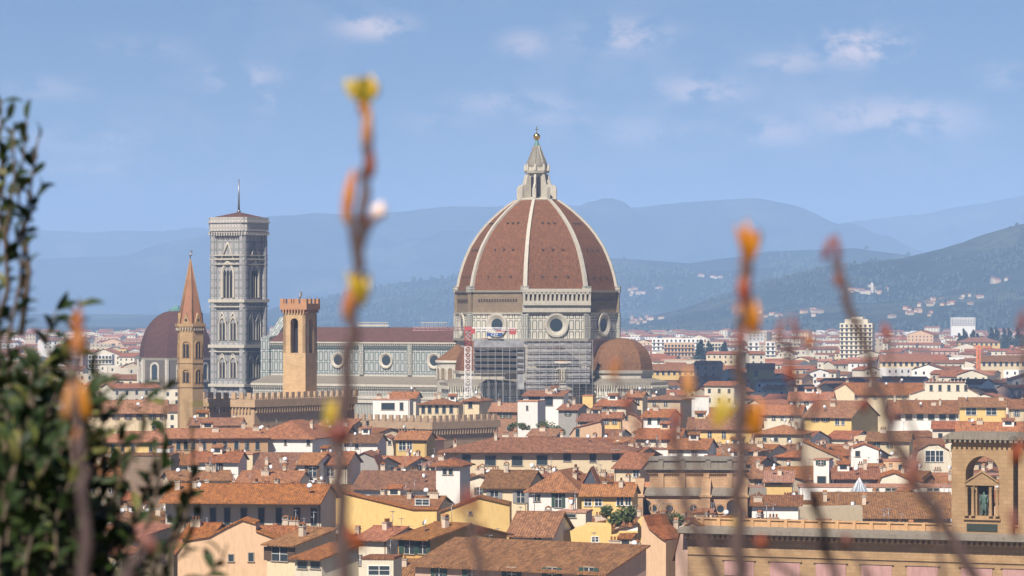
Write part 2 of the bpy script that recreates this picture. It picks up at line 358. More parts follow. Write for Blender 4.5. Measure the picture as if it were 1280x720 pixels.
def disc(mb, cx, cz, r, y0, T, m=0, n=24, ri=0, dy=0.0):
    o = [T @ Vector((cx + r * math.cos(2 * math.pi * i / n), y0, cz + r * math.sin(2 * math.pi * i / n))) for i in range(n)]
    if ri == 0: mb.poly(o, m)
    else:
        q = [T @ Vector((cx + ri * math.cos(2 * math.pi * i / n), y0 + dy, cz + ri * math.sin(2 * math.pi * i / n))) for i in range(n)]
        bk = [T @ Vector((cx + r * math.cos(2 * math.pi * i / n), y0 + .6, cz + r * math.sin(2 * math.pi * i / n))) for i in range(n)]
        mb.mesh(o + q + bk, [(i, (i + 1) % n, n + (i + 1) % n, n + i) for i in range(n)] + [(i, 2 * n + i, 2 * n + (i + 1) % n, (i + 1) % n) for i in range(n)], m)
def arch_pts(cx, w_, z0, zs, n=8, pointed=True):
    # opening outline: bottom left, bottom right, then arch top right->left
    h = w_ / 2; pts = [(cx - h, z0), (cx + h, z0), (cx + h, zs)]
    if pointed:
        for i in range(1, n): a = R(60) * i / n; pts.append((cx - h + w_ * math.cos(a), zs + w_ * math.sin(a)))
        pts.append((cx, zs + w_ * .866))
        for i in range(n - 1, 0, -1): a = R(60) * i / n; pts.append((cx + h - w_ * math.cos(a), zs + w_ * math.sin(a)))
    else:
        for i in range(1, 2 * n): a = math.pi * i / (2 * n); pts.append((cx + h * math.cos(a), zs + h * math.sin(a)))
    pts.append((cx - h, zs)); return pts
def arch_face(mb, cx, w_, z0, zs, y, T, m=0, pointed=True): mb.poly([T @ Vector((x, y, z)) for x, z in arch_pts(cx, w_, z0, zs, pointed=pointed)], m)
def arch_frame(mb, cx, w_, z0, zs, y, T, fw=.5, dp=.3, m=0, pointed=True):
    a = arch_pts(cx, w_, z0, zs, pointed=pointed); b_ = arch_pts(cx, w_ + 2 * fw, z0, zs, pointed=pointed)
    a = a[1:] + a[:1]; b_ = b_[1:] + b_[:1]; n = len(a)
    I = [T @ Vector((x, y - dp, z)) for x, z in a]; O = [T @ Vector((x, y - dp, z)) for x, z in b_]; OB = [T @ Vector((x, y, z)) for x, z in b_]; IB = [T @ Vector((x, y, z)) for x, z in a]
    fs = []
    for i in range(n - 1):
        fs += [(i, i + 1, n + i + 1, n + i), (n + i, n + i + 1, 2 * n + i + 1, 2 * n + i), (i, 3 * n + i, 3 * n + i + 1, i + 1)]
    mb.mesh(I + O + OB + IB, fs, m)
IDM = Matrix.Identity(4)

# body below the drum
mb = MB(); octprism(mb, RC - .3, 0, RC - .3, 44.2); mb.build('crossing_body', MARB_P, cath)
mb = MB(); octprism(mb, RC, 44.9, RC, 53.2); mb.build('drum_marble_band', MARB, cath)
mb = MB(); octprism(mb, RC - .25, 53.2, RC - .25, 60.3); 
for k in range(8):
    for i in range(15): mb.box(-7.2 + i * 1.03 - .25, -7.2 + i * 1.03 + .25, .1 - .55, .3, 57.3, 58.0, 1, FT(k, AP - .25))
mb.build('drum_raw_masonry', [RAW, EAVE_HOLLOW], cath)
mb = MB(); octprism(mb, RC + .7, 44.0, RC + 1.0, 44.9); octprism(mb, RC + .45, 52.9, RC + .6, 53.5); octprism(mb, RC + .3, 60.2, RC + .7, 60.9); mb.build('drum_cornice', MARB_P, cath)
PROF = [(0, 100.5), (6, 99.2), (18, 96.8), (31.6, 92.8), (43, 88.5), (55, 83), (70.5, 73), (81, 64.5), (91, 54.5), (100, 44.5), (107, 35.5), (113.5, 26)]
prof = [(r / 3.69, 60.9 + h / 3.72) for h, r in PROF]
mb = MB()
for (r0, z0), (r1, z1) in zip(prof, prof[1:]): octprism(mb, r0, z0, r1, z1, 0, cap=False)
shell = mb.build('dome_shell', DTILE, cath)
vm = MB()
def prof_at(z):
    for (r0, z0), (r1, z1) in zip(prof, prof[1:]):
        if z0 <= z <= z1: t = (z - z0) / (z1 - z0); return r0 + (r1 - r0) * t
    return prof[-1][0]
for k in range(8):
    for z, dx in ((65.0, 4.4), (74.0, 3.5), (83.0, 2.0)):
        for i in (-1, 0, 1):
            T = FT(k, prof_at(z) * math.cos(R(22.5))); v = MB(); v.box(i * dx - .25, i * dx + .25, -.2, .5, z, z + .55, 0, T); v.box(i * dx - .35, i * dx + .35, -.35, .5, z + .55, z + .7, 0, T); v.build('dormer_opening', EAVE_HOLLOW, shell)
for k in range(8):
    mb = MB(); a = R(22.5 + 45 * k); d = Vector((math.cos(a), math.sin(a), 0)); tt = Vector((-d.y, d.x, 0)); vs = []
    pr = [(prof[0][0] + .2, 59.6)] + prof
    for i, (r, z) in enumerate(pr):
        hw = .74 - .3 * i / len(pr)
        for q, o in ((-hw, -.6), (-hw, .55), (hw, .55), (hw, -.6)): vs.append(d * (r + o) + tt * q + Vector((0, 0, z + (.25 if o > 0 else 0))))
    n = len(pr); mb.mesh(vs, [(4 * i + q, 4 * i + (q + 1) % 4, 4 * i + 4 + (q + 1) % 4, 4 * i + 4 + q) for i in range(n - 1) for q in range(4)] + [(0, 3, 2, 1), (4 * n - 4, 4 * n - 3, 4 * n - 2, 4 * n - 1)])
    mb.build('dome_rib', MARB_P, cath)
    mb = MB(); T = Matrix.Translation(d * (RC + .15)) @ Matrix.Rotation(a + R(90), 4, 'Z')
    mb.box(-1.2, 1.2, -.35, 1.2, 44.9, 53.4, 0, T); mb.box(-.9, .9, -.1, 1.2, 53.4, 60.2, 1, T); mb.box(-1.3, 1.3, -.5, 1.2, 60.2, 62.3, 0, T)
    mb.build('corner_pilaster', [MARB_S, RAW], cath)
for k in range(8):
    T = FT(k); f = MB(); disc(f, 0, 49.3, 4.0, -.75, T, 0, 28, 3.4, 0); disc(f, 0, 49.3, 3.4, -.75, T, 0, 28, 2.2, .55); 
    fo = f.build('oculus_window', MARB_P, cath); p = MB(); disc(p, 0, 49.3, 2.25, -.15, T, 0, 24); p.build('pane', GLASS, fo)
# gallery on the facet towards the right front
kg = -1; T = FT(kg); mb = MB(); hw = SIDE / 2 + .9
mb.box(-hw, hw, -1.7, 0, 55.9, 56.7, 0, T); mb.box(-hw, hw, -1.6, .3, 60.3, 61.4, 0, T); mb.box(-hw, hw, -.5, 0, 56.7, 60.3, 1, T)  # dark back wall stands in for the shade inside the arches
for i in range(16):
    x = -hw + .35 + i * (2 * hw - .7) / 15; mb.box(x - .32, x + .32, -1.5, -.5, 56.7, 60.3, 0, T)
mb.box(-hw, hw, -1.5, -.5, 59.6, 60.3, 0, T); mb.box(-hw, hw, -1.55, -.5, 56.7, 57.4, 0, T)
mb.box(-hw, hw, -1.0, 0, 53.6, 55.9, 0, T); mb.build('arcaded_gallery', [MARB_P, EAVE_HOLLOW], cath)
# lantern
lan = MB(); LZ = 91.2
octprism(lan, 6.9, LZ - .3, 7.1, LZ + .6); octprism(lan, 7.1, LZ + .6, 6.6, LZ + .9); octprism(lan, 3.1, LZ + .9, 3.1, LZ + 10.0); octprism(lan, 4.1, LZ + 10.0, 4.4, LZ + 10.9); octprism(lan, 3.6, LZ + 10.9, 3.6, LZ + 12.3)
lano = lan.build('lantern', MARB_P, cath)
for k in range(8):
    a = R(22.5 + 45 * k); Tb = Matrix.Rotation(a + R(90), 4, 'Z'); b_ = MB()
    b_.prism([(-6.6, LZ + .9), (-6.6, LZ + 5.0), (-5.9, LZ + 5.8), (-5.0, LZ + 5.8), (-4.6, LZ + 7.2), (-4.1, LZ + 9.4), (-3.0, LZ + 9.8), (-3.0, LZ + .9)], -.35, .35, 'x', 0, Tb)
    b_.box(-.6, .6, -6.75, -6.1, LZ + .9, LZ + 4.6, 0, Tb); b_.build('buttress', MARB_P, lano)
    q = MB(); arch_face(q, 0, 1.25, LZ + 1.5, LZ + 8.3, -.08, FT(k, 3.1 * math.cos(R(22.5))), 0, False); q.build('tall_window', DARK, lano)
    p = MB(); q = (4.0 * math.cos(a), 4.0 * math.sin(a)); p.lathe([(.0, LZ + 13.6), (.45, LZ + 12.5), (.5, LZ + 10.9)], 8, q); p.build('pinnacle', MARB_P, lano)
p = MB(); p.lathe([(3.5, LZ + 12.3), (3.55, LZ + 13.0), (3.15, LZ + 14.3), (2.35, LZ + 16.2), (1.6, LZ + 18.2), (1.0, LZ + 20)], 16)
for q8 in range(8): a8 = R(22.5 + 45 * q8); p.tube([(r8 * math.cos(a8), r8 * math.sin(a8), LZ + z8) for r8, z8 in ((3.6, 12.4), (3.2, 14.3), (2.4, 16.2), (1.65, 18.2), (1.05, 20))], .16, 4); p.build('cone', MARB_P, lano)
p = MB(); p.lathe([(1.0, LZ + 20), (.55, LZ + 21.6), (.35, LZ + 22.1)], 12); p.build('cone_tip', COPPER, lano)
p = MB(); p.lathe([(0, LZ + 21.9), (.7, LZ + 22.1), (1.15, LZ + 22.8), (1.2, LZ + 23.3), (1.1, LZ + 23.8), (.6, LZ + 24.3), (0, LZ + 24.5)], 20); p.build('ball', GOLD, lano)
lano.scale = (1, 1, .94); lano.location = (0, 0, LZ * .06)
p = MB(); p.box(-.1, .1, -.1, .1, LZ + 24.3, LZ + 27); p.box(-.6, .6, -.1, .1, LZ + 25.7, LZ + 25.95); p.build('cross', GOLD, lano)
# nave
NL, NR = -103, -24; NW = 10.5; ZR, ZE = 48.3, 43.3
def nzone(px):   # x position on the clerestory wall for a photo column
    best = min(range(0, 800), key=lambda i: abs(px - (640 + FPX * (CX + (NL + i * .1) * .857 - NW * .515) / (1300 - (NL + i * .1) * .515 - NW * .857))))
    return NL + best * .1
mb = MB(); mb.prism([(-NW, 30), (-NW, ZE - .6), (NW, ZE - .6), (NW, 30)], NL, NR); mb.build('nave_wall', MARB_N, cath)
mb = MB(); mb.box(NL - .3, NR, -NW - .9, NW + .9, ZE - .5, ZE); mb.box(NL, NR, -NW - .35, -NW, ZE - 2.2, ZE - .6, 1); mb.box(NL, NR, -NW - .3, -NW, 30.5, 32.0, 0)  # dark strip below the cornice is its cast shadow, put into the colour
for i in range(90): x = NL + .5 + i * .87; mb.box(x, x + .35, -NW - .7, -NW - .35, ZE - 1.3, ZE - .5)
mb.build('nave_cornice', [MARB_P, CORN_SHADE], cath)
mb = MB(); mb.prism([(-NW - .6, ZE + .02), (-NW - .6, ZE + .3), (0, ZR), (NW + .6, ZE + .3), (NW + .6, ZE + .02)], NL + 1.2, NR); mb.build('nave_roof', tiles('nave_tile', (.17, .08, .065), (.12, .06, .052), (.10, .06, .05)), cath)
for px in (423, 483, 543, 365):
    x = nzone(px); T = Matrix.Translation((x, -NW, 0)); f = MB(); zc = 37.0; disc(f, 0, zc, 2.75, -.6, T, 0, 24, 2.3, 0); disc(f, 0, zc, 2.3, -.6, T, 0, 24, 1.75, .4)
    fo = f.build('oculus_window', MARB_P, cath); p = MB(); disc(p, 0, zc, 1.8, -.1, T, 0, 20); p.build('pane', GLASS, fo)
for px in (394, 453, 513):
    x = nzone(px); f = MB(); f.box(x - .9, x + .9, -NW - .8, -NW, 32, ZE - .7); f.build('buttress_strip', MARB_S, cath)
# facade gable end of the nave
mb = MB(); mb.prism([(-NW - 1.2, 28), (-NW - 1.2, ZE + 1.5), (-6.5, ZE + 2.2), (0, ZR + 3.4), (6.5, ZE + 2.2), (NW + 1.2, ZE + 1.5), (NW + 1.2, 28)], NL - 2.5, NL + 1.2); mb.build('facade', MARB_N, cath)
mb = MB(); mb.prism([(-20.5, 29), (-20.5, 29.4), (-NW, 31.6), (-NW, 31.2)], NL, NR); mb.build('aisle_roof', STONE_G, cath)
mb = MB(); mb.prism([(-20, 0), (-20, 28.8), (20, 28.8), (20, 0)], NL, NR); mb.build('aisle_wall', MARB_S, cath)
mb = MB(); mb.box(NL - .2, NR, -21, -20, 28.2, 29); mb.box(NL, NR, -20.6, -20, 22.6, 23.6); mb.box(NL, NR, -20.3, -20, 24, 25)
for i in range(98): x = NL + i * .8; mb.box(x, x + .35, -20.75, -20.1, 27.4, 28.2)
mb.build('aisle_cornice', MARB_P, cath)
mb = MB()
for i in range(26):
    x = -72 + i * .9 + (14 if i > 13 else 0)
    if i == 14: mb.box(-72, -59, -1.2, -1.1, 49.9, 50.1); mb.box(-72, -59, -1.15, -1.1, 48.6, 49.3); mb.build('ridge_railing', MARB_P, cath); mb = MB()
    mb.box(x, x + .12, -1.2, -1.05, 48.0, 50.0)
mb.box(-46, -35, -1.2, -1.1, 49.9, 50.1); mb.build('ridge_railing', MARB_P, cath)
# tribunes (south and east), with smaller exedrae between them
def tribune(cx, cy, face):
    d = Vector((cx, cy, 0)).normalized()
    mb = MB(); octprism(mb, 15.0, 0, 15.0, 29.5, 0, (cx, cy)); mb.build('tribune_wall', MARB, cath)
    mb = MB(); octprism(mb, 15.4, 29.4, 15.9, 30.4, 0, (cx, cy)); octprism(mb, 10.2, 30.6, 10.2, 33.4, 0, (cx, cy)); octprism(mb, 10.9, 33.3, 11.2, 34.3, 0, (cx, cy))
    for k in range(8):
        for i in range(13):
            T = Matrix.Translation((cx, cy, 0)) @ FT(k, 15.2 * math.cos(R(22.5))); mb.box(-5.4 + i * .9 - .2, -5.4 + i * .9 + .2, -.75, 0, 28.3, 29.4, 0, T)
    mb.build('tribune_cornice', MARB_P, cath)
    mb = MB(); octprism(mb, 15.6, 30.4, 11, 31.6, 0, (cx, cy)); mb.build('tribune_lower_roof', STONE_G, cath)
    mb = MB(); pr = [(10.4 * math.cos(R(a)) ** .85, 34.3 + 10.6 * math.sin(R(a))) for a in range(0, 90, 12)] + [(.3, 45)]
    for (r0, z0), (r1, z1) in zip(pr, pr[1:]): octprism(mb, r0, z0, r1, z1, 0, (cx, cy), False)
    mb.build('tribune_dome', DTILE, cath)
    for k in range(8):
        T = Matrix.Translation((cx, cy, 0)) @ FT(k, 15.0 * math.cos(R(22.5)))
        f = MB()
        for fw, wd in ((.45, 8.4), (.45, 6.2)): arch_frame(f, 0, wd, 14, 21.2, 0, T, fw, .35, 0, False)
        fo = f.build('blind_arch', MARB_P, cath); p = MB(); arch_face(p, 0, 2.0, 13, 21.5, -.12, T, 0); p.build('window_pane', GLASS, fo)
        f = MB(); arch_frame(f, 0, 2.0, 13, 21.5, 0, T, .35, .3, 0); f.build('window_frame', MARB_P, fo)
tribune(0, -33, 0); tribune(33, 0, 0)
for ang in (-135, -45):
    cx, cy = 27.5 * math.cos(R(ang)), 27.5 * math.sin(R(ang))
    mb = MB(); mb.lathe([(7, 0), (7, 36.8)], 20, (cx, cy), 0, 360, 0, True); mb.lathe([(7.5, 36.6), (7.6, 37.4), (7, 37.4)], 20, (cx, cy)); mb.build('exedra_wall', MARB_P, cath)
    mb = MB(); mb.lathe([(7.5, 37.4), (.2, 42.8)], 20, (cx, cy), 0, 360, 0, True); mb.build('exedra_roof', DTILE, cath)
    for j in range(8):
        aa = ang - 90 + 180 * (j + .5) / 8; T = Matrix.Translation((cx, cy, 0)) @ Matrix.Rotation(R(aa + 90), 4, 'Z') @ Matrix.Translation((0, -7, 0))
        f = MB(); arch_frame(f, 0, 1.6, 31, 34, .1, T, .35, .35, 0, False); fo = f.build('niche', MARB_P, cath); p = MB(); arch_face(p, 0, 1.6, 31, 34, -.1, T, 0, False); p.build('niche_recess', RAW, fo)

# ---------------------------------------------------------------- marble bell tower
def zz(py, Y): return EYE + (HZ - py) * Y / FPX
YT = 1362; bt = empty('bell_tower', at(298.5, HZ, YT).xy.to_3d(), R(-31)); tag(bt, 'tall square grey and white marble bell tower with flat roof and thin mast', 'bell tower')
W = 13.0; H = W / 2; Z = lambda py: zz(py, YT)
mb = MB(); mb.box(-H, H, -H, H, 0, Z(290)); mb.build('shaft', MARB_SH, bt)
mb = MB()
for sx in (-1, 1):
    for sy in (-1, 1): octprism(mb, 1.5, 0, 1.5, Z(292), 0, (sx * (H - .3), sy * (H - .3)))
mb.build('corner_buttresses', MARB_SH, bt)
mb = MB()
for py, o, hh in ((325, .5, .5), (378, 1.2, 1.1), (384, .7, .4), (434.5, 1.2, 1.1), (440, .7, .4), (483, 1.2, 1.0), (320, .45, .35), (331, .4, .3)):
    q = H + .7 + o * .5; mb = MB(); mb.box(-q, q, -q, q, Z(py), Z(py) + hh); mb.build('string_course', MARB_P, bt)
mb = MB()
for z0, z1, o in ((Z(295), Z(292), .9), (Z(292), Z(289), 1.3), (Z(289), Z(279), 1.75), (Z(279), Z(277), 2.1), (Z(277), Z(272), 1.75)):
    q = H + o; c = 1.6; P = [(-q + c, -q), (q - c, -q), (q, -q + c), (q, q - c), (q - c, q), (-q + c, q), (-q, q - c), (-q, -q + c)]
    mb.mesh([(x, y, z0) for x, y in P] + [(x, y, z1) for x, y in P], [(i, (i + 1) % 8, 8 + (i + 1) % 8, 8 + i) for i in range(8)] + [tuple(range(8, 16)), tuple(range(7, -1, -1))])
for k in range(4):
    Tq = Matrix.Rotation(R(90 * k), 4, 'Z')
    for i in range(14): x = -H - .5 + i * (2 * H + 1) / 13; mb.box(x - .25, x + .25, -H - 1.7, -H, Z(294), Z(290), 0, Tq)
mb.build('crown', panels('marble_crown', 1.3, 1.6, c=(.55, .52, .47), lo=.12, hi=.24), bt)
mb = MB(); q = H + 1.2; mb.mesh([(-q, -q, Z(273)), (q, -q, Z(273)), (q, q, Z(273)), (-q, q, Z(273)), (0, 0, Z(265))], [(0, 1, 4), (1, 2, 4), (2, 3, 4), (3, 0, 4)]); mb.build('roof', PTILE, bt)
mb = MB(); mb.tube([(0, 0, Z(266)), (0, 0, Z(224))], [.42, .2], 8); mb.blob((0, 0, Z(264.5)), .7); mb.build('mast', STEEL, bt)
for k in range(4):
    Tq = Matrix.Rotation(R(90 * k), 4, 'Z') @ Matrix.Translation((0, -H, 0))
    f = MB(); arch_frame(f, 0, 4.6, Z(372), Z(343), 0, Tq, .55, .55, 0); arch_frame(f, 0, 4.0, Z(372), Z(343), 0, Tq, .3, .3, 0)
    for s in (-1, 1): f.tube([Tq @ Vector((s * 3.0, -.5, Z(327))), Tq @ Vector((0, -.5, Z(303)))], .28, 4)
    fo = f.build('trifora_window', MARB_P, bt)
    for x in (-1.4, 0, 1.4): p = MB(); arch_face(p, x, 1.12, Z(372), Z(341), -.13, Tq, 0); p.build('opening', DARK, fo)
    p = MB()
    for x in (-.7, .7): p.box(x - .12, x + .12, -.3, 0, Z(372), Z(345), 0, Tq)
    p.build('colonnette', MARB_P, fo)
    for (z0, zs, zg) in ((Z(425), Z(405), Z(390)), (Z(472), Z(454), Z(441))):
        for x in (-2.35, 2.35):
            f = MB(); arch_frame(f, x, 2.5, z0, zs, 0, Tq, .4, .45, 0); f.box(x - .14, x + .14, -.4, 0, z0, zs + .4, 0, Tq)
            for s in (-1, 1): f.tube([Tq @ Vector((x + s * 1.9, -.4, zs + .6)), Tq @ Vector((x, -.4, zg))], .22, 4)
            fo = f.build('bifora_window', MARB_P, bt)
            for q in (-.6, .6): p = MB(); arch_face(p, x + q, .95, z0, zs - .3, -.13, Tq, 0); p.build('opening', DARK, fo)

# ---------------------------------------------------------------- hexagonal brick bell tower with spire
YH = 1000; Z = lambda py: zz(py, YH)
hx = empty('spired_bell_tower', at(238, HZ, YH).xy.to_3d(), R(-16)); tag(hx, 'slender six-sided brick bell tower with pointed brick spire', 'bell tower')
def hexp(mb, r0, z0, r1, z1, m=0):
    A = [(r0 * math.cos(R(60 * k)), r0 * math.sin(R(60 * k)), z0) for k in range(6)]; B = [(r1 * math.cos(R(60 * k)), r1 * math.sin(R(60 * k)), z1) for k in range(6)]
    mb.mesh(A + B, [(i, (i + 1) % 6, 6 + (i + 1) % 6, 6 + i) for i in range(6)] + [tuple(range(6, 12)), tuple(range(5, -1, -1))], m)
HR = 3.55; mb = MB(); hexp(mb, HR, 0, HR, Z(413)); mb.build('shaft', BRK, hx)
mb = MB()
for py, o in ((454, .18), (484, .2)): q_ = MB(); hexp(q_, HR + o, Z(py), HR + o, Z(py) + .4); q_.build('string_course', BRK, hx)
hexp(mb, HR + .2, Z(412), HR + .75, Z(408)); hexp(mb, HR + .75, Z(408), HR + .75, Z(404.5)); 
for k in range(6):
    Tq = Matrix.Rotation(R(60 * k), 4, 'Z') @ Matrix.Translation((0, -HR * .866, 0))
    for i in range(5): mb.box(-1.5 + i * .75 - .12, -1.5 + i * .75 + .12, -.5, 0, Z(413), Z(409), 1, Tq)
mb.build('cornice', [BRK, MARB_P], hx)
mb = MB(); hexp(mb, HR - .1, Z(404.5), .12, Z(324)); 
for k in range(6): a = R(60 * k); mb.tube([((HR - .05) * math.cos(a), (HR - .05) * math.sin(a), Z(404.5)), (.12 * math.cos(a), .12 * math.sin(a), Z(324))], [.2, .1], 4, 1)
mb.build('spire', [SPIRE, STONE], hx)
for k in range(6):
    Tq = Matrix.Rotation(R(60 * k), 4, 'Z') @ Matrix.Translation((0, -HR * .866, 0)); mb = MB()
    mb.prism([(-1.1, Z(404.5)), (1.1, Z(404.5)), (0, Z(391))], -.15, 1.2, 'y', 0, Tq); g = mb.build('spire_gable', BRK, hx); p = MB(); disc(p, 0, Z(400), .35, -.2, Tq, 0, 12); p.build('round_opening', DARK, g)
    for z0, z1 in ((447, 431), (478, 466)):
        f = MB(); arch_frame(f, 0, 1.7, Z(z0), Z(z1), 0, Tq, .25, .25, 0, False); f.box(-.1, .1, -.25, 0, Z(z0), Z(z1) + .3, 0, Tq); fo = f.build('bifora_window', STONE, hx)
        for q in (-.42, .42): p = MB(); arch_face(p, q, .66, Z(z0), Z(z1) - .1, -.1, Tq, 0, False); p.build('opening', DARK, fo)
mb = MB(); mb.tube([(0, 0, Z(325)), (0, 0, Z(314))], .1, 6); mb.blob((0, 0, Z(319)), .35); mb.box(-.05, .6, -.03, .03, Z(316), Z(313)); mb.build('weather_vane', STEEL, hx)

# ---------------------------------------------------------------- crenellated square tower
YG = 1042; Z = lambda py: zz(py, YG)
gt = empty('crenellated_tower', at(375, HZ, YG).xy.to_3d(), R(-24)); tag(gt, 'square tan stone tower with crenellated top and tall arched bell openings', 'tower')
W = 6.8; H = W / 2; mb = MB()
OPW = 2.3; z0, zs, = Z(441), Z(403)
for k in range(4):
    Tq = Matrix.Rotation(R(90 * k), 4, 'Z')
    mb.box(-H, -OPW / 2, -H, -H + .9, z0, Z(392), 0, Tq); mb.box(OPW / 2, H, -H, -H + .9, z0, Z(392), 0, Tq)
    pts = arch_pts(0, OPW, zs, zs, 8, False)[2:]; top = [(OPW / 2, Z(392)), (-OPW / 2, Z(392))]
    for i in range(len(pts) - 1):
        (xa, za), (xb, zb) = pts[i], pts[i + 1]
        mb.mesh([Tq @ Vector(p) for p in ((xa, -H, za), (xb, -H, zb), (xb, -H, Z(392)), (xa, -H, Z(392)), (xa, -H + .9, za), (xb, -H + .9, zb))], [(0, 1, 2, 3), (0, 4, 5, 1)])
mb.box(-H, H, -H, H, 0, z0); mb.box(-H + .2, H - .2, -H + .2, H - .2, Z(394), Z(388)); mb.build('shaft', ASH, gt)
mb = MB(); mb.box(-1.0, 1.0, -.9, .9, z0, Z(400), 0); mb.build('bell_chamber_shade', DARK, gt)  # near-black block stands in for the shade inside the open bell chamber
mb = MB(); Q = H + .65; mb.box(-Q, Q, -Q, Q, Z(387), Z(379.5))
for k in range(4):
    Tq = Matrix.Rotation(R(90 * k), 4, 'Z')
    for i in range(8): x = -H + .3 + i * (W - .6) / 7; mb.box(x - .2, x + .2, -Q + .05, -H, Z(391), Z(387), 0, Tq)
    for i in range(4):
        x = -Q + .6 + i * (2 * Q - 1.2) / 3; mb.box(x - .5, x + .5, -Q, -Q + .5, Z(379.5), Z(373.5), 0, Tq)
mb.build('battlement', masonry('tower_top', (.60, .32, .17), (.50, .27, .14), .5, .25, .03), gt)
mb = MB(); mb.tube([(0, 0, Z(380)), (0, 0, Z(364))], .12, 6); mb.box(-.1, .7, -.04, .04, Z(370), Z(365)); mb.blob((0, 0, Z(371)), .4); mb.build('weather_vane', STEEL, gt)

# crenellated palaces
def cren(px_l, px_c, px_r, ytop_l, ytop_c, Y, th, matL, label, name='crenellated_palace', hcren=1.7, corb=True, wins=()):
    s = FPX / Y; a = R(th); wl = (px_c - px_l) / s / math.cos(a); wr = (px_r - px_c) / s / math.sin(a)
    o = empty(name, at(px_c, HZ, Y).xy.to_3d(), -a); tag(o, label, 'palace')
    zt = EYE - (ytop_c - HZ) / s
    mb = MB(); mb.box(-wl, 0, 0, wr, 0, zt); mb.build('wall', matL, o)
    mb = MB(); q = .6; mb.box(-wl - q, q, -q, wr + q, zt - 1.5, zt + .5)
    for i in range(int(wl / 2.6) + 1): x = -wl + i * 2.6; mb.box(x, x + 1.35, -q, -q + .6, zt + .6, zt + .6 + hcren)
    for i in range(int(wr / 2.6) + 1): y = -.2 + i * 2.6; mb.box(q - .6, q, y, y + 1.35, zt + .6, zt + .6 + hcren)
    for i in range(int(wl / 1.1)): x = -wl + .4 + i * 1.1; mb.box(x, x + .35, -q + .05, 0, zt - 3.0, zt - 1.7)
    for i in range(int(wr / 1.1)): y = .4 + i * 1.1; mb.box(0, q - .05, y, y + .35, zt - 3.0, zt - 1.7)
    mb.build('battlement', [matL], o)
    return o, wl, wr, zt
cren(228, 318, 436, 500, 502, 1010, 34, masonry('palace_a', (.62, .43, .26), (.52, .36, .21), .7, .35, .04), 'rubble stone palace with battlements below the tan square tower')
cren(432, 540, 622, 531, 530, 1060, 40, masonry('palace_b', (.54, .39, .25), (.46, .32, .2), .7, .35, .04), 'low brown palace with battlements in front of the cathedral nave')

# ---------------------------------------------------------------- dark red chapel dome on the left
YM = 1750; Z = lambda py: zz(py, YM)
ch = empty('domed_chapel', at(220, HZ, YM).xy.to_3d(), R(-31)); tag(ch, 'chapel with dark maroon octagonal dome and white framed windows', 'chapel')
r = 47 / 2.743; mb = MB(); pr = [(r * math.cos(R(a)) ** .9, Z(447) + (Z(388) - Z(447)) * math.sin(R(a))) for a in range(0, 90, 9)] + [(1.5, Z(387.6))]
for (r0, z0), (r1, z1) in zip(pr, pr[1:]): octprism(mb, r0, z0, r1, z1, 0, cap=False)
mb.build('dome', PTILE, ch)
mb = MB(); octprism(mb, r + .2, 0, r + .2, Z(449)); mb.build('drum', masonry('chapel_stone', (.17, .145, .125), (.14, .12, .10), .8, .4, .03), ch)
mb = MB(); octprism(mb, r + .3, Z(450), r + 1, Z(447)); 
for k in range(8): a = R(22.5 + 45 * k); mb.tube([((r + .2) * math.cos(a), (r + .2) * math.sin(a), 0), ((r + .2) * math.cos(a), (r + .2) * math.sin(a), Z(449))], 1.0, 6, 0, False)
mb.build('white_trim', MARB_P, ch)
for k in range(8):
    T = FT(k, (r + .2) * math.cos(R(22.5))); f = MB(); arch_frame(f, 0, 3.2, Z(474), Z(459), 0, T, .9, .5, 0, False); f.box(-2.8, 2.8, -.6, 0, Z(477), Z(474), 0, T); fo = f.build('window', MARB_P, ch); p = MB(); arch_face(p, 0, 3.2, Z(474), Z(459), -.15, T, 0, False); p.build('pane', GLASS, fo)
mb = MB(); octprism(mb, 3.4, Z(389), 3.2, Z(386)); octprism(mb, 2.2, Z(386), 1.2, Z(382)); mb.build('lantern_cap', COPPER, ch)
mb = MB(); T = Matrix.Rotation(R(31), 4, 'Z'); mb.prism([(-14, Z(497)), (-3, Z(497)), (-7, Z(478))], -r - 14, -r - 1, 'y', 0, T); mb.build('lower_gable', plain('blue_lead', (.30, .34, .38), .6, 0, .3), ch)

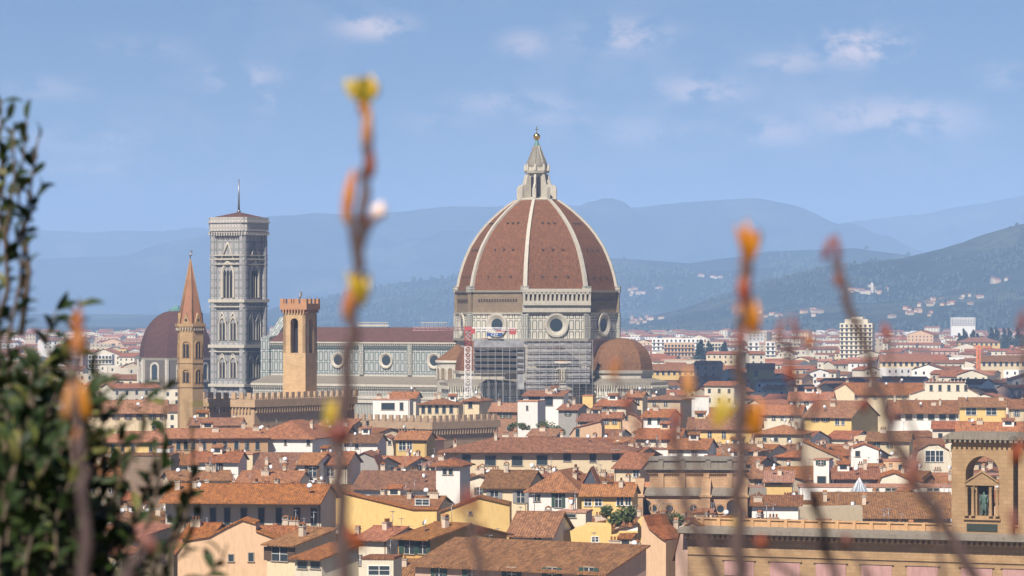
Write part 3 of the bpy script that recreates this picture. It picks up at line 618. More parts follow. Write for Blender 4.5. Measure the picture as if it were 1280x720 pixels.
# ---------------------------------------------------------------- scaffolding on the cathedral and tower crane
NET = plain('scaffold_net', (.42, .41, .40), .9, 0, .6, .35)
def netting(m, fac):
    t = m.node_tree; b = t.nodes['Principled BSDF']; o = t.nodes['Material Output']; tr = t.nodes.new('ShaderNodeBsdfTransparent'); mx_ = t.nodes.new('ShaderNodeMixShader')
    t.links.new(ramp(t, ntex(t, .35, 4, sc3=(1, 1, .4)), .35, .65, fac * .3, fac * 1.5), mx_.inputs[0]); t.links.new(b.outputs[0], mx_.inputs[1]); t.links.new(tr.outputs[0], mx_.inputs[2]); t.links.new(mx_.outputs[0], o.inputs[0]); return m
netting(NET, .22)
POLE = plain('scaffold_pole', (.34, .34, .34), .6, .1)
def scaffold(px0, px1, py0, py1, Y, th, depth, label, netrows, dz=2.0, netcol=NET, dk=.05):
    s = FPX / Y; a = R(th); wd = (px1 - px0) / s / math.cos(a); o = empty('scaffolding', at((px0 + px1) / 2, HZ, Y).xy.to_3d(), -a); tag(o, label, 'scaffolding')
    z1 = zz(py0, Y); z0 = zz(py1, Y); nx = max(3, int(wd / 2.2)); mb = MB()
    for i in range(nx + 1):
        for y in (0, depth): x = -wd / 2 + i * wd / nx; mb.tube([(x, y, 0), (x, y, z1 + .6)], .06, 4)
    k = int((z1 - z0) / dz)
    for j in range(k + 1):
        for y in (0, depth): mb.tube([(-wd / 2, y, z1 - j * dz + .9), (wd / 2, y, z1 - j * dz + .9)], .07, 4)
    mb.build('pole_frame', POLE, o)
    mb = MB()
    for j in range(k + 1): mb.box(-wd / 2, wd / 2, .05, depth, z1 - j * dz - .1, z1 - j * dz + dk)
    mb.build('deck', plain('deck_wood', (.10, .085, .075), .8, 0, 1), o)
    for (a0, a1, b0, b1) in netrows:
        n = MB(); nxx = 24; nz_ = 16; vs = []
        for j in range(nz_ + 1):
            for i in range(nxx + 1):
                x = -wd / 2 + wd * (a0 + (a1 - a0) * i / nxx); z = z1 + (z0 - z1) * (b0 + (b1 - b0) * j / nz_)
                vs.append((x, .35 + .22 * mnoise.noise(Vector((x * .5, z * .5, px0))), z))
        n.mesh(vs, [(j * (nxx + 1) + i, (j + 1) * (nxx + 1) + i, (j + 1) * (nxx + 1) + i + 1, j * (nxx + 1) + i + 1) for j in range(nz_) for i in range(nxx)], 0, True)
        n.build('net', netcol, o)
    return o, wd, z0, z1
scaffold(658, 741, 427, 500, 1266, -14, 2.2, 'tall grey netted scaffolding below the cathedral drum', [(0, .44, .45, 1), (.02, .98, 0, .42), (.46, .96, .44, .72)], 2.0)
sc2, wd2, _, zt2 = scaffold(592, 655, 437, 468, 1248, 8, 2.6, 'open stepped scaffolding in front of the left tribune with dark decks', [(0, 1, -.42, .05), (.86, 1, .1, 1.6)], 1.9, plain('net_dark', (.34, .34, .34), .9, 0, .6, .4), dk=.75)
def text_obj(s, size, mat, parent, loc, rot, name='lettering', ext=.03):
    c = bpy.data.curves.new(name, 'FONT'); c.body = s; c.size = size; c.extrude = ext; c.align_x = 'CENTER'; c.align_y = 'CENTER'
    o = bpy.data.objects.new('tmp', c); col.objects.link(o); dg = bpy.context.evaluated_depsgraph_get(); me = bpy.data.meshes.new_from_object(o.evaluated_get(dg)); bpy.data.objects.remove(o)
    me.materials.clear(); me.materials.append(mat); q = bpy.data.objects.new(name, me); col.objects.link(q); q.parent = parent; q.location = loc; q.rotation_euler = rot; return q
BLUE = plain('banner_blue', (.03, .08, .22), .6); WHT = plain('paint_white', (.8, .8, .8), .5)
mb = MB(); mb.box(-wd2 / 2, wd2 / 2, 2.3, 2.5, zz(466, 1248), zz(437, 1248)); mb.build('back_sheet', plain('net_back', (.26, .24, .23), .9, 0, .6), sc2)  # net sheet behind the decks, screening off the tiled dome
mb = MB(); mb.box(-wd2 / 2 + 4.4, -wd2 / 2 + 9.6, -.9, -.75, zz(420.5, 1248), zz(416, 1248)); bn = mb.build('banner', [BLUE], sc2)
text_obj('CEV', 1.25, WHT, bn, (-wd2 / 2 + 7, -.95, zz(418.3, 1248)), (R(90), 0, 0))
# crane
YC = 1200; s_ = FPX / YC; cr = empty('tower_crane', at(585, HZ, YC).xy.to_3d(), 0); tag(cr, 'white and red lattice tower crane standing beside the cathedral scaffolding', 'crane')
CRW = plain('crane_white', (.82, .80, .80), .5); CRR = plain('crane_red', (.45, .08, .08), .6)
def lattice(mb, p0, p1, w_, n, r=.1):
    p0, p1 = Vector(p0), Vector(p1); t = (p1 - p0).normalized(); a = Vector((0, 1, 0)); b = t.cross(a).normalized()
    cs = [a * w_ / 2 + b * w_ / 2, -a * w_ / 2 + b * w_ / 2, -a * w_ / 2 - b * w_ / 2, a * w_ / 2 - b * w_ / 2]
    for c in cs: mb.tube([p0 + c, p1 + c], r, 4)
    for i in range(n):
        q0 = p0 + (p1 - p0) * i / n; q1 = p0 + (p1 - p0) * (i + 1) / n
        for k in range(4):
            c0, c1 = cs[k], cs[(k + 1) % 4]
            if i % 2: c0, c1 = c1, c0
            mb.tube([q0 + c0, q1 + c1], r * .75, 4); mb.tube([q1 + c0, q1 + c1], r * .75, 4)
mb = MB(); lattice(mb, (0, 0, 0), (0, 0, zz(433, YC)), 1.9, 24, .11); mb.build('mast', CRW, cr)
mb = MB(); lattice(mb, (0, 0, zz(433, YC)), (0, 0, zz(408, YC)), 1.9, 5, .15); mb.box(-1.1, 1.1, -1.1, 1.1, zz(413, YC), zz(409, YC)); mb.box(.8, 2.2, -1, .3, zz(417, YC), zz(411, YC)); mb.build('slewing_section', CRR, cr)
mb = MB(); lattice(mb, (-17, -9, zz(411, YC)), (0, 0, zz(411, YC)), 1.0, 12, .1); mb.build('jib', plain('crane_faded_red', (.5, .3, .3), .7), cr)
mb = MB(); lattice(mb, (0, 0, zz(411.5, YC)), (14.5, -1, zz(411.5, YC)), 1.0, 8, .12); mb.build('counter_jib', CRW, cr)
mb = MB(); mb.box(13.0, 15.0, -1.5, .2, zz(418, YC), zz(411, YC)); mb.box(8.8, 13.0, -1.3, 0, zz(414.4, YC), zz(412.9, YC)); mb.build('counterweight', CRR, cr)
# ---------------------------------------------------------------- houses
VIS = []     # (x0,x1,y0,y1,Y) picture rectangles that nearer filler must not hide
FOOT = []    # (x,y,radius)
WC = {}
def window_mesh(wd, ht, style):
    key = (round(wd * 4) / 4, round(ht * 4) / 4, style)
    if key in WC: return WC[key]
    wd, ht = key[0], key[1]; h = wd / 2; mb = MB()
    fr, sh = {'green': (FRAME, 'green'), 'brown': (FRAME, 'brown'), 'grey': (FRAME, 'grey'), 'plain': (FRAME, None), 'white': (WFRAME, None), 'small': (FRAME, None), 'arch': (FRAME, None)}[style]
    mb.poly([(-h, -.03, 0), (h, -.03, 0), (h, -.03, ht), (-h, -.03, ht)], 1)
    f = .12
    mb.box(-h - f, -h, -.09, 0, -f, ht + f, 0); mb.box(h, h + f, -.09, 0, -f, ht + f, 0); mb.box(-h, h, -.12, 0, ht, ht + f, 0); mb.box(-h - .2, h + .2, -.2, 0, -f, 0, 0)
    if style != 'small':
        mb.box(-.05, .05, -.07, 0, 0, ht, 2); mb.box(-h, h, -.06, 0, ht * .5, ht * .5 + .06, 2)
    if sh:
        for s in (-1, 1):
            xa = s * (h + .08); xb = s * (h + .08 + wd * .48); x0_, x1_ = min(xa, xb), max(xa, xb); mb.box(x0_, x1_, -.16, -.095, 0, ht, 3)
            for i in range(int(ht / .35)): mb.box(x0_ + .05, x1_ - .05, -.185, -.16, .1 + i * .35, .1 + i * .35 + .12, 3)
    o = mb.build('window', [fr, GLASS, WFRAME, SHUT[sh or 'brown']]); WC[key] = o.data; bpy.data.objects.remove(o); return WC[key]
def add_windows(root, wl):
    for (x, y, z, wd, ht, st, rz) in wl:
        link_copy(window_mesh(wd, ht, st), 'window', root, (x, y, z), rz)
def make_chim():
    mb = MB(); mb.box(-.45, .45, -.35, .35, -1.2, 1.3, 0); mb.box(-.55, .55, -.45, .45, 1.3, 1.45, 1); mb.prism([(-.5, 1.75), (.5, 1.75), (0, 2.05)], -.4, .4, 'y', 2)
    for s in (-1, 1): mb.box(s * .4 - .06, s * .4 + .06, -.35, .35, 1.45, 1.76, 1)
    o = mb.build('chimney', [CHIM, FRAME, ROOF['terracotta']]); d = o.data; bpy.data.objects.remove(o)
    mb = MB(); mb.box(-.8, .8, -.4, .4, -1.4, .9, 0); mb.box(-.9, .9, -.5, .5, .9, 1.02, 1)
    for x in (-.5, 0, .5): mb.lathe([(.16, 1.02), (.14, 1.5), (.2, 1.55), (0, 1.6)], 8, (x, 0), 0, 360, 2)
    o = mb.build('chimney', [CHIM, FRAME, ROOF['terracotta']]); d2 = o.data; bpy.data.objects.remove(o); return [d, d2]
CHM = make_chim()
def make_dish():
    mb = MB(); mb.tube([(0, 0, -.6), (0, 0, 1.3)], .04, 5, 1); T = Matrix.Translation((0, -.15, 1.4)) @ Matrix.Rotation(R(65), 4, 'X')
    n = 16; vs = [T @ Vector((0, 0, -.12))] + [T @ Vector((.5 * math.cos(2 * math.pi * i / n), .5 * math.sin(2 * math.pi * i / n), 0)) for i in range(n)] + [T @ Vector((0, 0, -.16))]
    mb.mesh(vs, [(0, 1 + i, 1 + (i + 1) % n) for i in range(n)] + [(n + 1, 1 + (i + 1) % n, 1 + i) for i in range(n)], 0, True); mb.tube([T @ Vector((0, -.4, 0)), T @ Vector((0, 0, .5))], .03, 4, 1)
    o = mb.build('satellite_dish', [DISH, STEEL]); d = o.data; bpy.data.objects.remove(o)
    mb = MB(); mb.tube([(0, 0, -.6), (0, 0, 3.2)], .045, 4); mb.tube([(-.7, 0, 3.0), (.9, 0, 3.0)], .03, 4)
    for i in range(7): x = -.6 + i * .22; mb.tube([(x, -.35, 3.0), (x, .35, 3.0)], .025, 3)
    mb.tube([(-.4, -.3, 2.3), (.4, .3, 2.3)], .03, 4)
    o = mb.build('antenna', [STEEL]); d2 = o.data; bpy.data.objects.remove(o); return d, d2
DISHM, ANTM = make_dish()
mb = MB(); mb.box(-.7, .7, -.5, .5, -.1, .12, 0); mb.box(-.6, .6, -.4, .4, .12, .14, 1); _o = mb.build('skylight', [STEEL, SKYL]); SKYM = _o.data; bpy.data.objects.remove(_o)
HOUSES = []
PIPE = plain('copper_pipe', (.16, .09, .06), .5, .4)
rnd = random.Random(5)

def roof_parts(root, w_, d, zE, rise, kind, roof, ov=.9, clutter=True, far=False):
    mb = MB(); th = .22; A, B = -w_ / 2, w_ / 2
    mt = [ROOF[roof] if isinstance(roof, str) else roof, EAVE_HOLLOW]
    ox = .5
    def slab(y0, z0, y1, z1, x0, x1):
        mb.mesh([(x0, y0, z0), (x1, y0, z0), (x1, y1, z1), (x0, y1, z1), (x0, y0, z0 - th), (x1, y0, z0 - th), (x1, y1, z1 - th), (x0, y1, z1 - th)],
                [(0, 1, 2, 3), (4, 5, 1, 0), (6, 7, 3, 2), (5, 6, 2, 1), (7, 4, 0, 3)], 0)
        mb.mesh([(x0, y0, z0 - th), (x1, y0, z0 - th), (x1, y1, z1 - th), (x0, y1, z1 - th)], [(3, 2, 1, 0)], 1)
    if kind == 'gable':
        g = rise / (d / 2); slab(-ov, zE + th + .02 - ov * g, d / 2, zE + th + .02 + rise, A - ox, B + ox); slab(d + ov, zE + th + .02 - ov * g, d / 2, zE + th + .02 + rise, A - ox, B + ox)
        mb.box(A - ox, B + ox, d / 2 - .18, d / 2 + .18, zE + th + rise - .05, zE + th + rise + .14)
        surf = lambda x, y: zE + th + rise * (1 - abs(y - d / 2) / (d / 2))
    elif kind == 'shed':
        g = rise / d; slab(-ov, zE + th + .02 - ov * g, d + .3, zE + th + .02 + rise + .3 * g, A - ox, B + ox)
        surf = lambda x, y: zE + th + rise * y / d
    elif kind == 'hip':
        hd = min(d, w_) / 2; z0 = zE + .02; a, b_, c, e = A - ov, B + ov, -ov, d + ov; z1 = z0 + th
        if w_ >= d: r1, r2 = (A + hd, d / 2), (B - hd, d / 2)
        else: r1, r2 = (0, hd), (0, d - hd)
        vs = [(a, c, z0), (b_, c, z0), (b_, e, z0), (a, e, z0), (a, c, z1), (b_, c, z1), (b_, e, z1), (a, e, z1), (r1[0], r1[1], z1 + rise), (r2[0], r2[1], z1 + rise)]
        fs = [(0, 1, 5, 4), (1, 2, 6, 5), (2, 3, 7, 6), (3, 0, 4, 7)]
        if w_ >= d: fs += [(4, 5, 9, 8), (5, 6, 9), (6, 7, 8, 9), (7, 4, 8)]
        else: fs += [(4, 5, 8), (5, 6, 9, 8), (6, 7, 9), (7, 4, 8, 9)]
        mb.mesh(vs, fs, 0); mb.mesh(vs[:4], [(3, 2, 1, 0)], 1)
        surf = lambda x, y: zE + th + rise * max(0, min(1, min(y + ov, d + ov - y, x - A + ov, B + ov - x) / (hd + ov)))
    elif kind == 'flat':
        mb.box(A - .15, B + .15, -.15, d + .15, zE, zE + .25); mb.box(A, B, .1, d, zE + .25, zE + .3)
        surf = lambda x, y: zE + .3
    r = mb.build('roof', mt, root)
    if clutter and w_ > 8 and rnd.random() < .34:
        x = rnd.uniform(A + 2, B - 2); y = d * rnd.uniform(.35, .6); z = surf(x, y); q = rnd.uniform(.9, 1.7); m2 = MB(); m2.box(x - q, x + q, y - .2, y + 2.4, z - 1.2, z + 1.5, 0); m2.poly([(x - q * .6, y - .22, z + .35), (x + q * .6, y - .22, z + .35), (x + q * .6, y - .22, z + 1.2), (x - q * .6, y - .22, z + 1.2)], 1)
        m2.prism([(y - .6, z + 1.42), (y - .6, z + 1.62), (y + 2.6, z + 2.1), (y + 2.6, z + 1.9)], x - q - .3, x + q + .3, 'x', 2); m2.build('dormer', [WALL[rnd.choice(['white', 'pale', 'cream'])], GLASS, ROOF['terracotta']], r)
    if clutter and rnd.random() < .7:
        m2 = MB(); xx = rnd.choice([A + .3, B - .3]); m2.tube([(xx, -.09, 0), (xx, -.09, zE - .1)], .07, 5); m2.build('drainpipe', PIPE, root)
    if clutter:
        n = max(1, int(w_ / 7 + rnd.random() * 1.5))
        for i in range(min(n, 6)):
            x = rnd.uniform(A + 1, B - 1); y = rnd.uniform(.25, .75) * d; link_copy(rnd.choice(CHM), 'chimney', r, (x, y, surf(x, y)), rnd.choice([0, R(90)]))
        for i in range(1 + int(w_ / 12)):
            if rnd.random() < .5: x = rnd.uniform(A + 1, B - 1); y = rnd.uniform(.1, .6) * d; link_copy(DISHM, 'satellite_dish', r, (x, y, surf(x, y)), rnd.uniform(-.6, .9))
            if rnd.random() < .6: x = rnd.uniform(A + 1, B - 1); y = rnd.uniform(.3, .7) * d; link_copy(ANTM, 'antenna', r, (x, y, surf(x, y)), rnd.uniform(0, 3))
    return r, surf

def auto_windows(w_, z_top, zvis, st, far=False):
    out = []; wd = 1.1; ht = 1.7; n = max(1, int(w_ / 3.4)); z = z_top - .9 - ht; rows = 0
    while z > zvis - 1 and rows < 4:
        for i in range(n): out.append((-w_ / 2 + (i + .5) * w_ / n + rnd.uniform(-.25, .25), -.0, z, wd, ht, st, 0))
        z -= 3.4; rows += 1
    return out

def house(x0, x1, yE, yR, yB=None, Y=None, th=20, colr='cream', kind='gable', roof='terracotta', d=None, win='auto', label=None, ov=.9, clutter=True, cat='house', name='house', side=True, group=None, wst=None, register=True, sidewin=False):
    Y = Y or 168000 / (yE - HZ); s = FPX / Y; a = R(th)
    w_ = (x1 - x0) / s / math.cos(a); zE = zat(yE, Y); rise = max(.3, (yE - yR) / s * .86)
    if d is None: d = max(7, min(20, rise * (6 if kind != 'shed' else 3)))
    if kind == 'flat': rise = 0
    root = empty(name, at((x0 + x1) / 2, HZ, Y).xy.to_3d(), -a)
    tag(root, label, cat, group)
    wm = WALL[colr] if isinstance(colr, str) else colr
    mb = MB()
    if kind == 'gable': mb.prism([(0, 0), (0, zE), (d / 2, zE + rise - .01), (d, zE), (d, 0)], -w_ / 2, w_ / 2)
    elif kind == 'shed': mb.prism([(0, 0), (0, zE), (d, zE + rise), (d, 0)], -w_ / 2, w_ / 2)
    else: mb.box(-w_ / 2, w_ / 2, 0, d, 0, zE)
    mb.build('wall', wm, root)
    roof_parts(root, w_, d, zE, rise, kind, roof, ov, clutter)
    yB = yB or yE + 14
    wst = wst or rnd.choice(['green', 'brown', 'grey', 'plain', 'small'])
    if win == 'auto': wl = auto_windows(w_, zE, zat(yB, Y), wst)
    else:
        wl = []
        for q in win:
            px, py, ww, hh = q[:4]; st = q[4] if len(q) > 4 else wst
            x = ((px - x0) / (x1 - x0) - .5) * w_; yy = Y - x * math.sin(a)
            wl.append((x, 0, zat(py + hh / 2, yy), ww / s / math.cos(a), hh / s, st, 0))
    if sidewin:
        for i in range(max(1, int(d / 4))): wl.append((w_ / 2 * (1 if th > 0 else -1), (i + .5) * d / max(1, int(d / 4)), zE - 2.9, 1.0, 1.6, wst, R(90) if th > 0 else R(-90)))
    add_windows(root, wl)
    sidepx = d * math.sin(abs(a)) * s
    VIS.append((x0 - (sidepx if th < 0 else 0), x1 + (sidepx if th > 0 else 0), yR, yB, Y))
    c = Vector((0, d / 2, 0)); c.rotate(Matrix.Rotation(-a, 3, 'Z')); FOOT.append((root.location.x + c.x, root.location.y + c.y, w_ / 2, d / 2, -a))
    HOUSES.append((root, (x0 + x1) / 2, yE, colr, kind, w_, Y))
    return root
def polyhouse(pts, d=10, Y=None, th=20, colr='cream', roof='terracotta', win=(), label=None, name='house', cat='house', wst='small', cover=True, clutter=False, ybase=None):
    xs = [p[0] for p in pts]; ys = [p[1] for p in pts]; ym = sorted(ys)[len(ys) // 2]
    Y = Y or 168000 / (ym - HZ); s = FPX / Y; a = R(th); xc = (min(xs) + max(xs)) / 2
    f = lambda px, py: ((px - xc) / s / math.cos(a), zat(py, Y - (px - xc) / s * math.tan(a)))
    root = empty(name, at(xc, HZ, Y).xy.to_3d(), -a); tag(root, label, cat)
    P = [f(*p) for p in pts]; poly = [(P[0][0], 0)] + P + [(P[-1][0], 0)]
    mb = MB(); mb.prism(poly, 0, d, 'y'); mb.build('wall', WALL[colr] if isinstance(colr, str) else colr, root)
    if cover:
        mb = MB()
        for i, ((xa, za), (xb, zb)) in enumerate(zip(P, P[1:])):
            if abs(xb - xa) < .6: continue
            ea = .35 if i == 0 else 0; eb = .35 if i == len(P) - 2 else 0; g = (zb - za) / (xb - xa)
            xa2, za2, xb2, zb2 = xa - ea, za - ea * g, xb + eb, zb + eb * g
            mb.prism([(xa2, za2 + .02), (xb2, zb2 + .02), (xb2, zb2 + .24), (xa2, za2 + .24)], -.35, d + .4, 'y')
        r = mb.build('roof', ROOF[roof], root)
        if clutter:
            for i in range(2):
                k = rnd.randrange(len(P) - 1); t = rnd.random(); x = P[k][0] + (P[k + 1][0] - P[k][0]) * t; z = P[k][1] + (P[k + 1][1] - P[k][1]) * t; link_copy(rnd.choice(CHM + [ANTM, DISHM]), 'chimney', r, (x, rnd.uniform(1, d - 1), z + .2), 0)
    wl = []
    for q in win:
        px, py, ww, hh = q[:4]; st = q[4] if len(q) > 4 else wst; x, z = f(px, py + hh / 2); wl.append((x, 0, z, ww / s / math.cos(a), hh / s, st, 0))
    add_windows(root, wl)
    VIS.append((min(xs), max(xs), min(ys), (ybase or max(ys) + 6), Y)); w_ = (max(xs) - min(xs)) / s / math.cos(a)
    c = Vector((0, d / 2, 0)); c.rotate(Matrix.Rotation(-a, 3, 'Z')); FOOT.append((root.location.x + c.x, root.location.y + c.y, w_ / 2, d / 2, -a))
    HOUSES.append((root, xc, ym, colr, 'poly', w_, Y))
    return root

# ---- nearest rows, front to back
house(517, 756, 711, 679, 722, Y=510, th=35, colr='pink', kind='shed', roof='brown', d=9.5, win=[(590, 718, 12, 16), (640, 718, 12, 16), (690, 718, 12, 16), (735, 718, 12, 16), (548, 717, 10, 14)], wst='green', label='large house with wide brown tiled roof at bottom centre and a pink side wall', clutter=False)
polyhouse([(802, 650), (806, 646), (812, 660), (826, 672), (832, 676), (832, 700)], d=6, Y=545, th=30, colr='peach', roof='red', label='narrow peach house with a curved stepped gable at bottom centre right')
polyhouse([(845, 690), (852, 662), (866, 652), (925, 682)], d=14, Y=535, th=25, colr='pink', roof='brown', win=[(872, 700, 5, 10), (902, 694, 5, 10)], label='dusty pink house with sloping top in front of the long stone library')
house(806, 850, 668, 660, 690, Y=575, th=10, colr='yellow', kind='flat', roof='brown', win=[(828, 679, 14, 9, 'white')], label='yellow terrace house with blue window under a pale awning')
polyhouse([(222, 690), (232, 676), (262, 671), (284, 659), (303, 650), (320, 655), (320, 664), (344, 673)], d=6, Y=575, th=2, colr='peach', win=[(289, 697, 7, 9), (314, 696, 6, 11)], wst='small', label='large plain peach gabled house with two small windows at lower left')
house(228, 263, 671, 655, 690, Y=590, th=15, colr='beige', kind='gable', roof='red', d=9, win=[(252, 678, 13, 9, 'white')], label='low red roofed house with teal window tucked behind the peach gable')
house(333, 370, 681, 662, 712, Y=560, th=38, colr='cream', kind='shed', roof='brown', d=9, win=[(350, 692, 20, 18, 'brown')], label='cream house with big brown shutter beneath a reddish overhanging roof')
house(368, 403, 698, 682, 718, Y=540, th=38, colr='pale', kind='shed', roof='terracotta', d=8, win=[(378, 706, 13, 9, 'small'), (395, 706, 13, 9, 'small')], label='pale house with dark ribbon window at bottom left of centre', clutter=False)
polyhouse([(413, 612), (437, 618), (516, 637), (546, 637)], d=5, Y=690, th=3, colr='yellow', roof='terracotta', label='long blank yellow wall house with sloping top edge', ybase=668)
polyhouse([(551, 640), (562, 636), (598, 622), (637, 631), (637, 640)], d=7, Y=680, th=3, colr='yellow', roof='brown', win=[(588, 641, 4, 4)], label='tall blank yellow house end with a low pitched top', ybase=680)
house(497, 538, 673, 656, 692, Y=572, th=42, colr='ochre', kind='gable', roof='brown', d=17, win=[(512, 683, 13, 18, 'green'), (529, 683, 10, 18, 'green')], label='ochre house with green windows and a brown gabled roof in front of yellow walls', ov=1.1)
house(446, 484, 674, 660, 700, Y=590, th=30, colr='pale', kind='gable', roof='red', d=11, win=[(450, 700, 5, 12)], label='pale house with red roof and antenna left of the ochre house')
house(452, 492, 699, 694, 722, Y=540, th=8, colr='pale', kind='flat', roof='brown', win=[(474, 713, 26, 11, 'white')], label='low terrace house with teal glazed front and white awning', clutter=False)
house(206, 402, 623, 607, 658, Y=655, th=7, colr='pale', kind='gable', roof='terracotta', d=15, win=[(px, 646, 8, 22, 'small') for px in (224, 246, 266, 284, 305, 327, 349, 372, 393)], label='long house with deep shading eaves and a row of tall dark windows', ov=3.2)
house(636, 690, 669, 641, 682, Y=592, th=12, colr='white', kind='gable', roof='brown', d=16, win=[(672, 675, 9, 6, 'white')], label='brown roofed white house right of the tall blank yellow wall')
polyhouse([(693, 668), (728, 660), (729, 657), (758, 658), (758, 647), (764, 647), (764, 668), (797, 668), (797, 650), (803, 650)], d=10, Y=600, th=5, colr='yellow', roof='brown', win=[(744, 674, 8, 6, 'white')], label='yellow terrace house with two square parapet posts', cover=False, ybase=683)
house(696, 732, 641, 638, 655, Y=640, th=10, colr='pale', kind='flat', roof='salmon', win=[(712, 645, 14, 3, 'small')], label='small cream roof pavilion between brown roofs and terrace plants')
house(604, 659, 609, 589, 635, Y=745, th=12, colr='cream', kind='gable', roof='brown', d=17, win=[(618, 621, 9, 15, 'grey'), (651, 621, 9, 15, 'grey')], label='cream house with two grey shuttered windows and brown roof')
house(661, 721, 616, 586, 637, Y=722, th=14, colr='white', kind='hip', roof='terracotta', d=22, win=[(669, 622, 3, 9, 'small'), (673.5, 622, 3, 9, 'small'), (698, 624, 8, 20, 'green'), (716, 623, 3, 3, 'small')], label='white house with tiny twin windows, teal door and wide brown hip roof')
polyhouse([(722, 615), (738, 586), (751, 616)], d=9, Y=728, th=5, colr=SLATE, roof='terracotta', label='steep dark slate gable beside the wide brown hip roof', cover=True)
house(727, 790, 619, 607, 634, Y=715, th=8, colr='yellow', kind='gable', roof='terracotta', d=10, win=[(735, 628, 9, 8, 'white'), (748, 628, 9, 8, 'white'), (775, 626, 9, 11, 'white'), (785, 626, 7, 11, 'white')], label='orange house with a band of white framed veranda windows')
house(545, 575, 583, 573, 613, Y=760, th=16, colr='white', kind='hip', roof='terracotta', d=7, win=[(556, 590, 4.5, 6, 'small'), (563.5, 590, 4.5, 6, 'small')], label='white square tower house with two small windows and red hip roof', clutter=False, name='tower_house')
house(442, 542, 611, 590, 620, Y=765, th=10, colr='white', kind='gable', roof='brown', d=19, win=[], label='low white house under a long brown roof left of the white tower house')
house(456, 546, 634, 622, 646, Y=705, th=10, colr='cream', kind='gable', roof='terracotta', d=14, win=[(528, 628, 17, 6, 'white')], label='low red roofed house with dormer window behind the long yellow wall')
house(371, 396, 580, 567, 606, Y=845, th=14, colr='white', kind='gable', roof='terracotta', d=14, win=[(391, 589, 9, 14, 'brown')], label='bright white house with one brown shuttered window', clutter=False)
house(398, 434, 580, 565, 600, Y=850, th=10, colr='pale', kind='gable', roof='terracotta', d=14, win=[(413, 590, 8, 10, 'white')], label='pale house with bluish window behind the tallest twig')
polyhouse([(436, 580), (442, 572), (455, 566), (467, 571), (473, 583)], d=13, Y=870, th=5, colr='grey', win=[(447, 587, 5, 8)], label='grey rounded gable house in the middle left', ybase=594)
house(495, 533, 549, 540, 570, Y=1000, th=10, colr='yellow', kind='gable', roof='terracotta', d=12, win=[(503, 557, 8, 11, 'white'), (512, 557, 6, 11, 'white')], label='pale yellow house with a broad window below the brown battlements')
polyhouse([(476, 552), (483, 545), (490, 549), (492, 562)], d=9, Y=1005, th=5, colr='pale', win=[(487, 553, 3, 5)], label='narrow cream gable joined to the pale yellow house', ybase=566)
house(556, 786, 566, 547, 591, Y=905, th=6, colr='cream', kind='hip', roof='terracotta', d=21, win=[(583, 575, 11, 13, 'small'), (613, 576, 13, 12, 'small'), (646.5, 576, 13, 12, 'small'), (677.5, 575, 13, 12, 'small'), (709, 570, 9, 13, 'small'), (741, 571, 8, 13, 'small'), (770, 569, 9, 13, 'small')], label='very long cream house with big dark square windows and red hip roof', ov=1.6)
house(647, 672, 502, 500, 528, Y=1130, th=14, colr='white', kind='flat', roof='salmon', d=10, win=[(659, 510, 2, 5, 'small')], label='plain bright white block rising below the cathedral scaffolding', name='white_block', clutter=False, cat='house')
house(654, 704, 495, 489, 515, Y=1190, th=10, colr='white', kind='shed', roof='terracotta', d=10, win=[(686, 501, 10, 12, 'small'), (668, 499, 14, 6, 'small')], label='white house with a dark glazed loggia behind the plain white block')
house(612, 646, 514, 504, 527, Y=1150, th=10, colr='brick', kind='gable', roof='salmon', d=13, win=[(628, 519, 3, 6), (636, 519, 3, 6)], label='brick house with salmon roof left of the plain white block')
house(579, 599, 502, 496, 520, Y=1175, th=24, colr='cream', kind='hip', roof='terracotta', d=9, win=[(588, 506, 5, 8)], label='small bright cream house at the foot of the tower crane')
house(524, 573, 506, 498, 517, Y=1160, th=6, colr='cream', kind='hip', roof='terracotta', d=11, win=[(px, 512, 4, 9, 'small') for px in (529, 537, 546, 555, 564)], label='cream arcaded house behind the brown battlements')
house(466, 512, 500, 495, 516, Y=1170, th=6, colr='white', kind='flat', roof='salmon', d=9, win=[(485, 508, 16, 8, 'small'), (502, 508, 4, 9, 'small')], label='white roof terrace house with a pale awning below the nave')
house(488, 520, 497, 490, 505, Y=1195, th=10, colr='pale', kind='gable', roof='red', d=8, win=[], label='little red roof peeping over the white terrace house')
house(728, 741, 495, 492, 515, Y=1180, th=10, colr='yellow', kind='flat', roof='salmon', d=6, win=[], label='thin yellow tower house in front of the netted scaffolding', clutter=False)
house(783, 803, 496, 490, 512, Y=1175, th=12, colr='cream', kind='gable', roof='terracotta', d=9, win=[(797, 503, 4, 6)], label='small cream house just below the right tribune dome')
polyhouse([(713, 542), (718, 535), (750, 527), (752, 533)], d=10, Y=1050, th=6, colr='peach', win=[(722, 541, 4, 10)], label='peach house with one tall window behind the very long cream house', ybase=546)
polyhouse([(778, 524), (786, 517), (794, 520), (802, 528), (802, 530)], d=9, Y=1080, th=5, colr='peach', win=[(783, 523, 3, 4)], label='small peach gable with round headed window', ybase=536)
house(752, 776, 522, 516, 533, Y=1090, th=8, colr='yellow', kind='gable', roof='red', d=8, win=[(758, 527, 3, 6), (768, 527, 3, 6)], label='small yellow house with red roof left of the peach gable')
house(768, 800, 585, 567, 603, Y=830, th=20, colr='cream', kind='gable', roof='red', d=18, win=[(795, 592, 7, 8, 'white')], label='cream house with big red roof left of the sandstone church')
house(28, 203, 552, 540, 572, Y=930, th=-4, colr='yellow', kind='gable', roof='terracotta', d=13, win=[(px, 560, 4, 8, 'small') for px in (85, 108, 130, 141, 153, 166, 188)], label='long yellow house with a row of small windows at left')
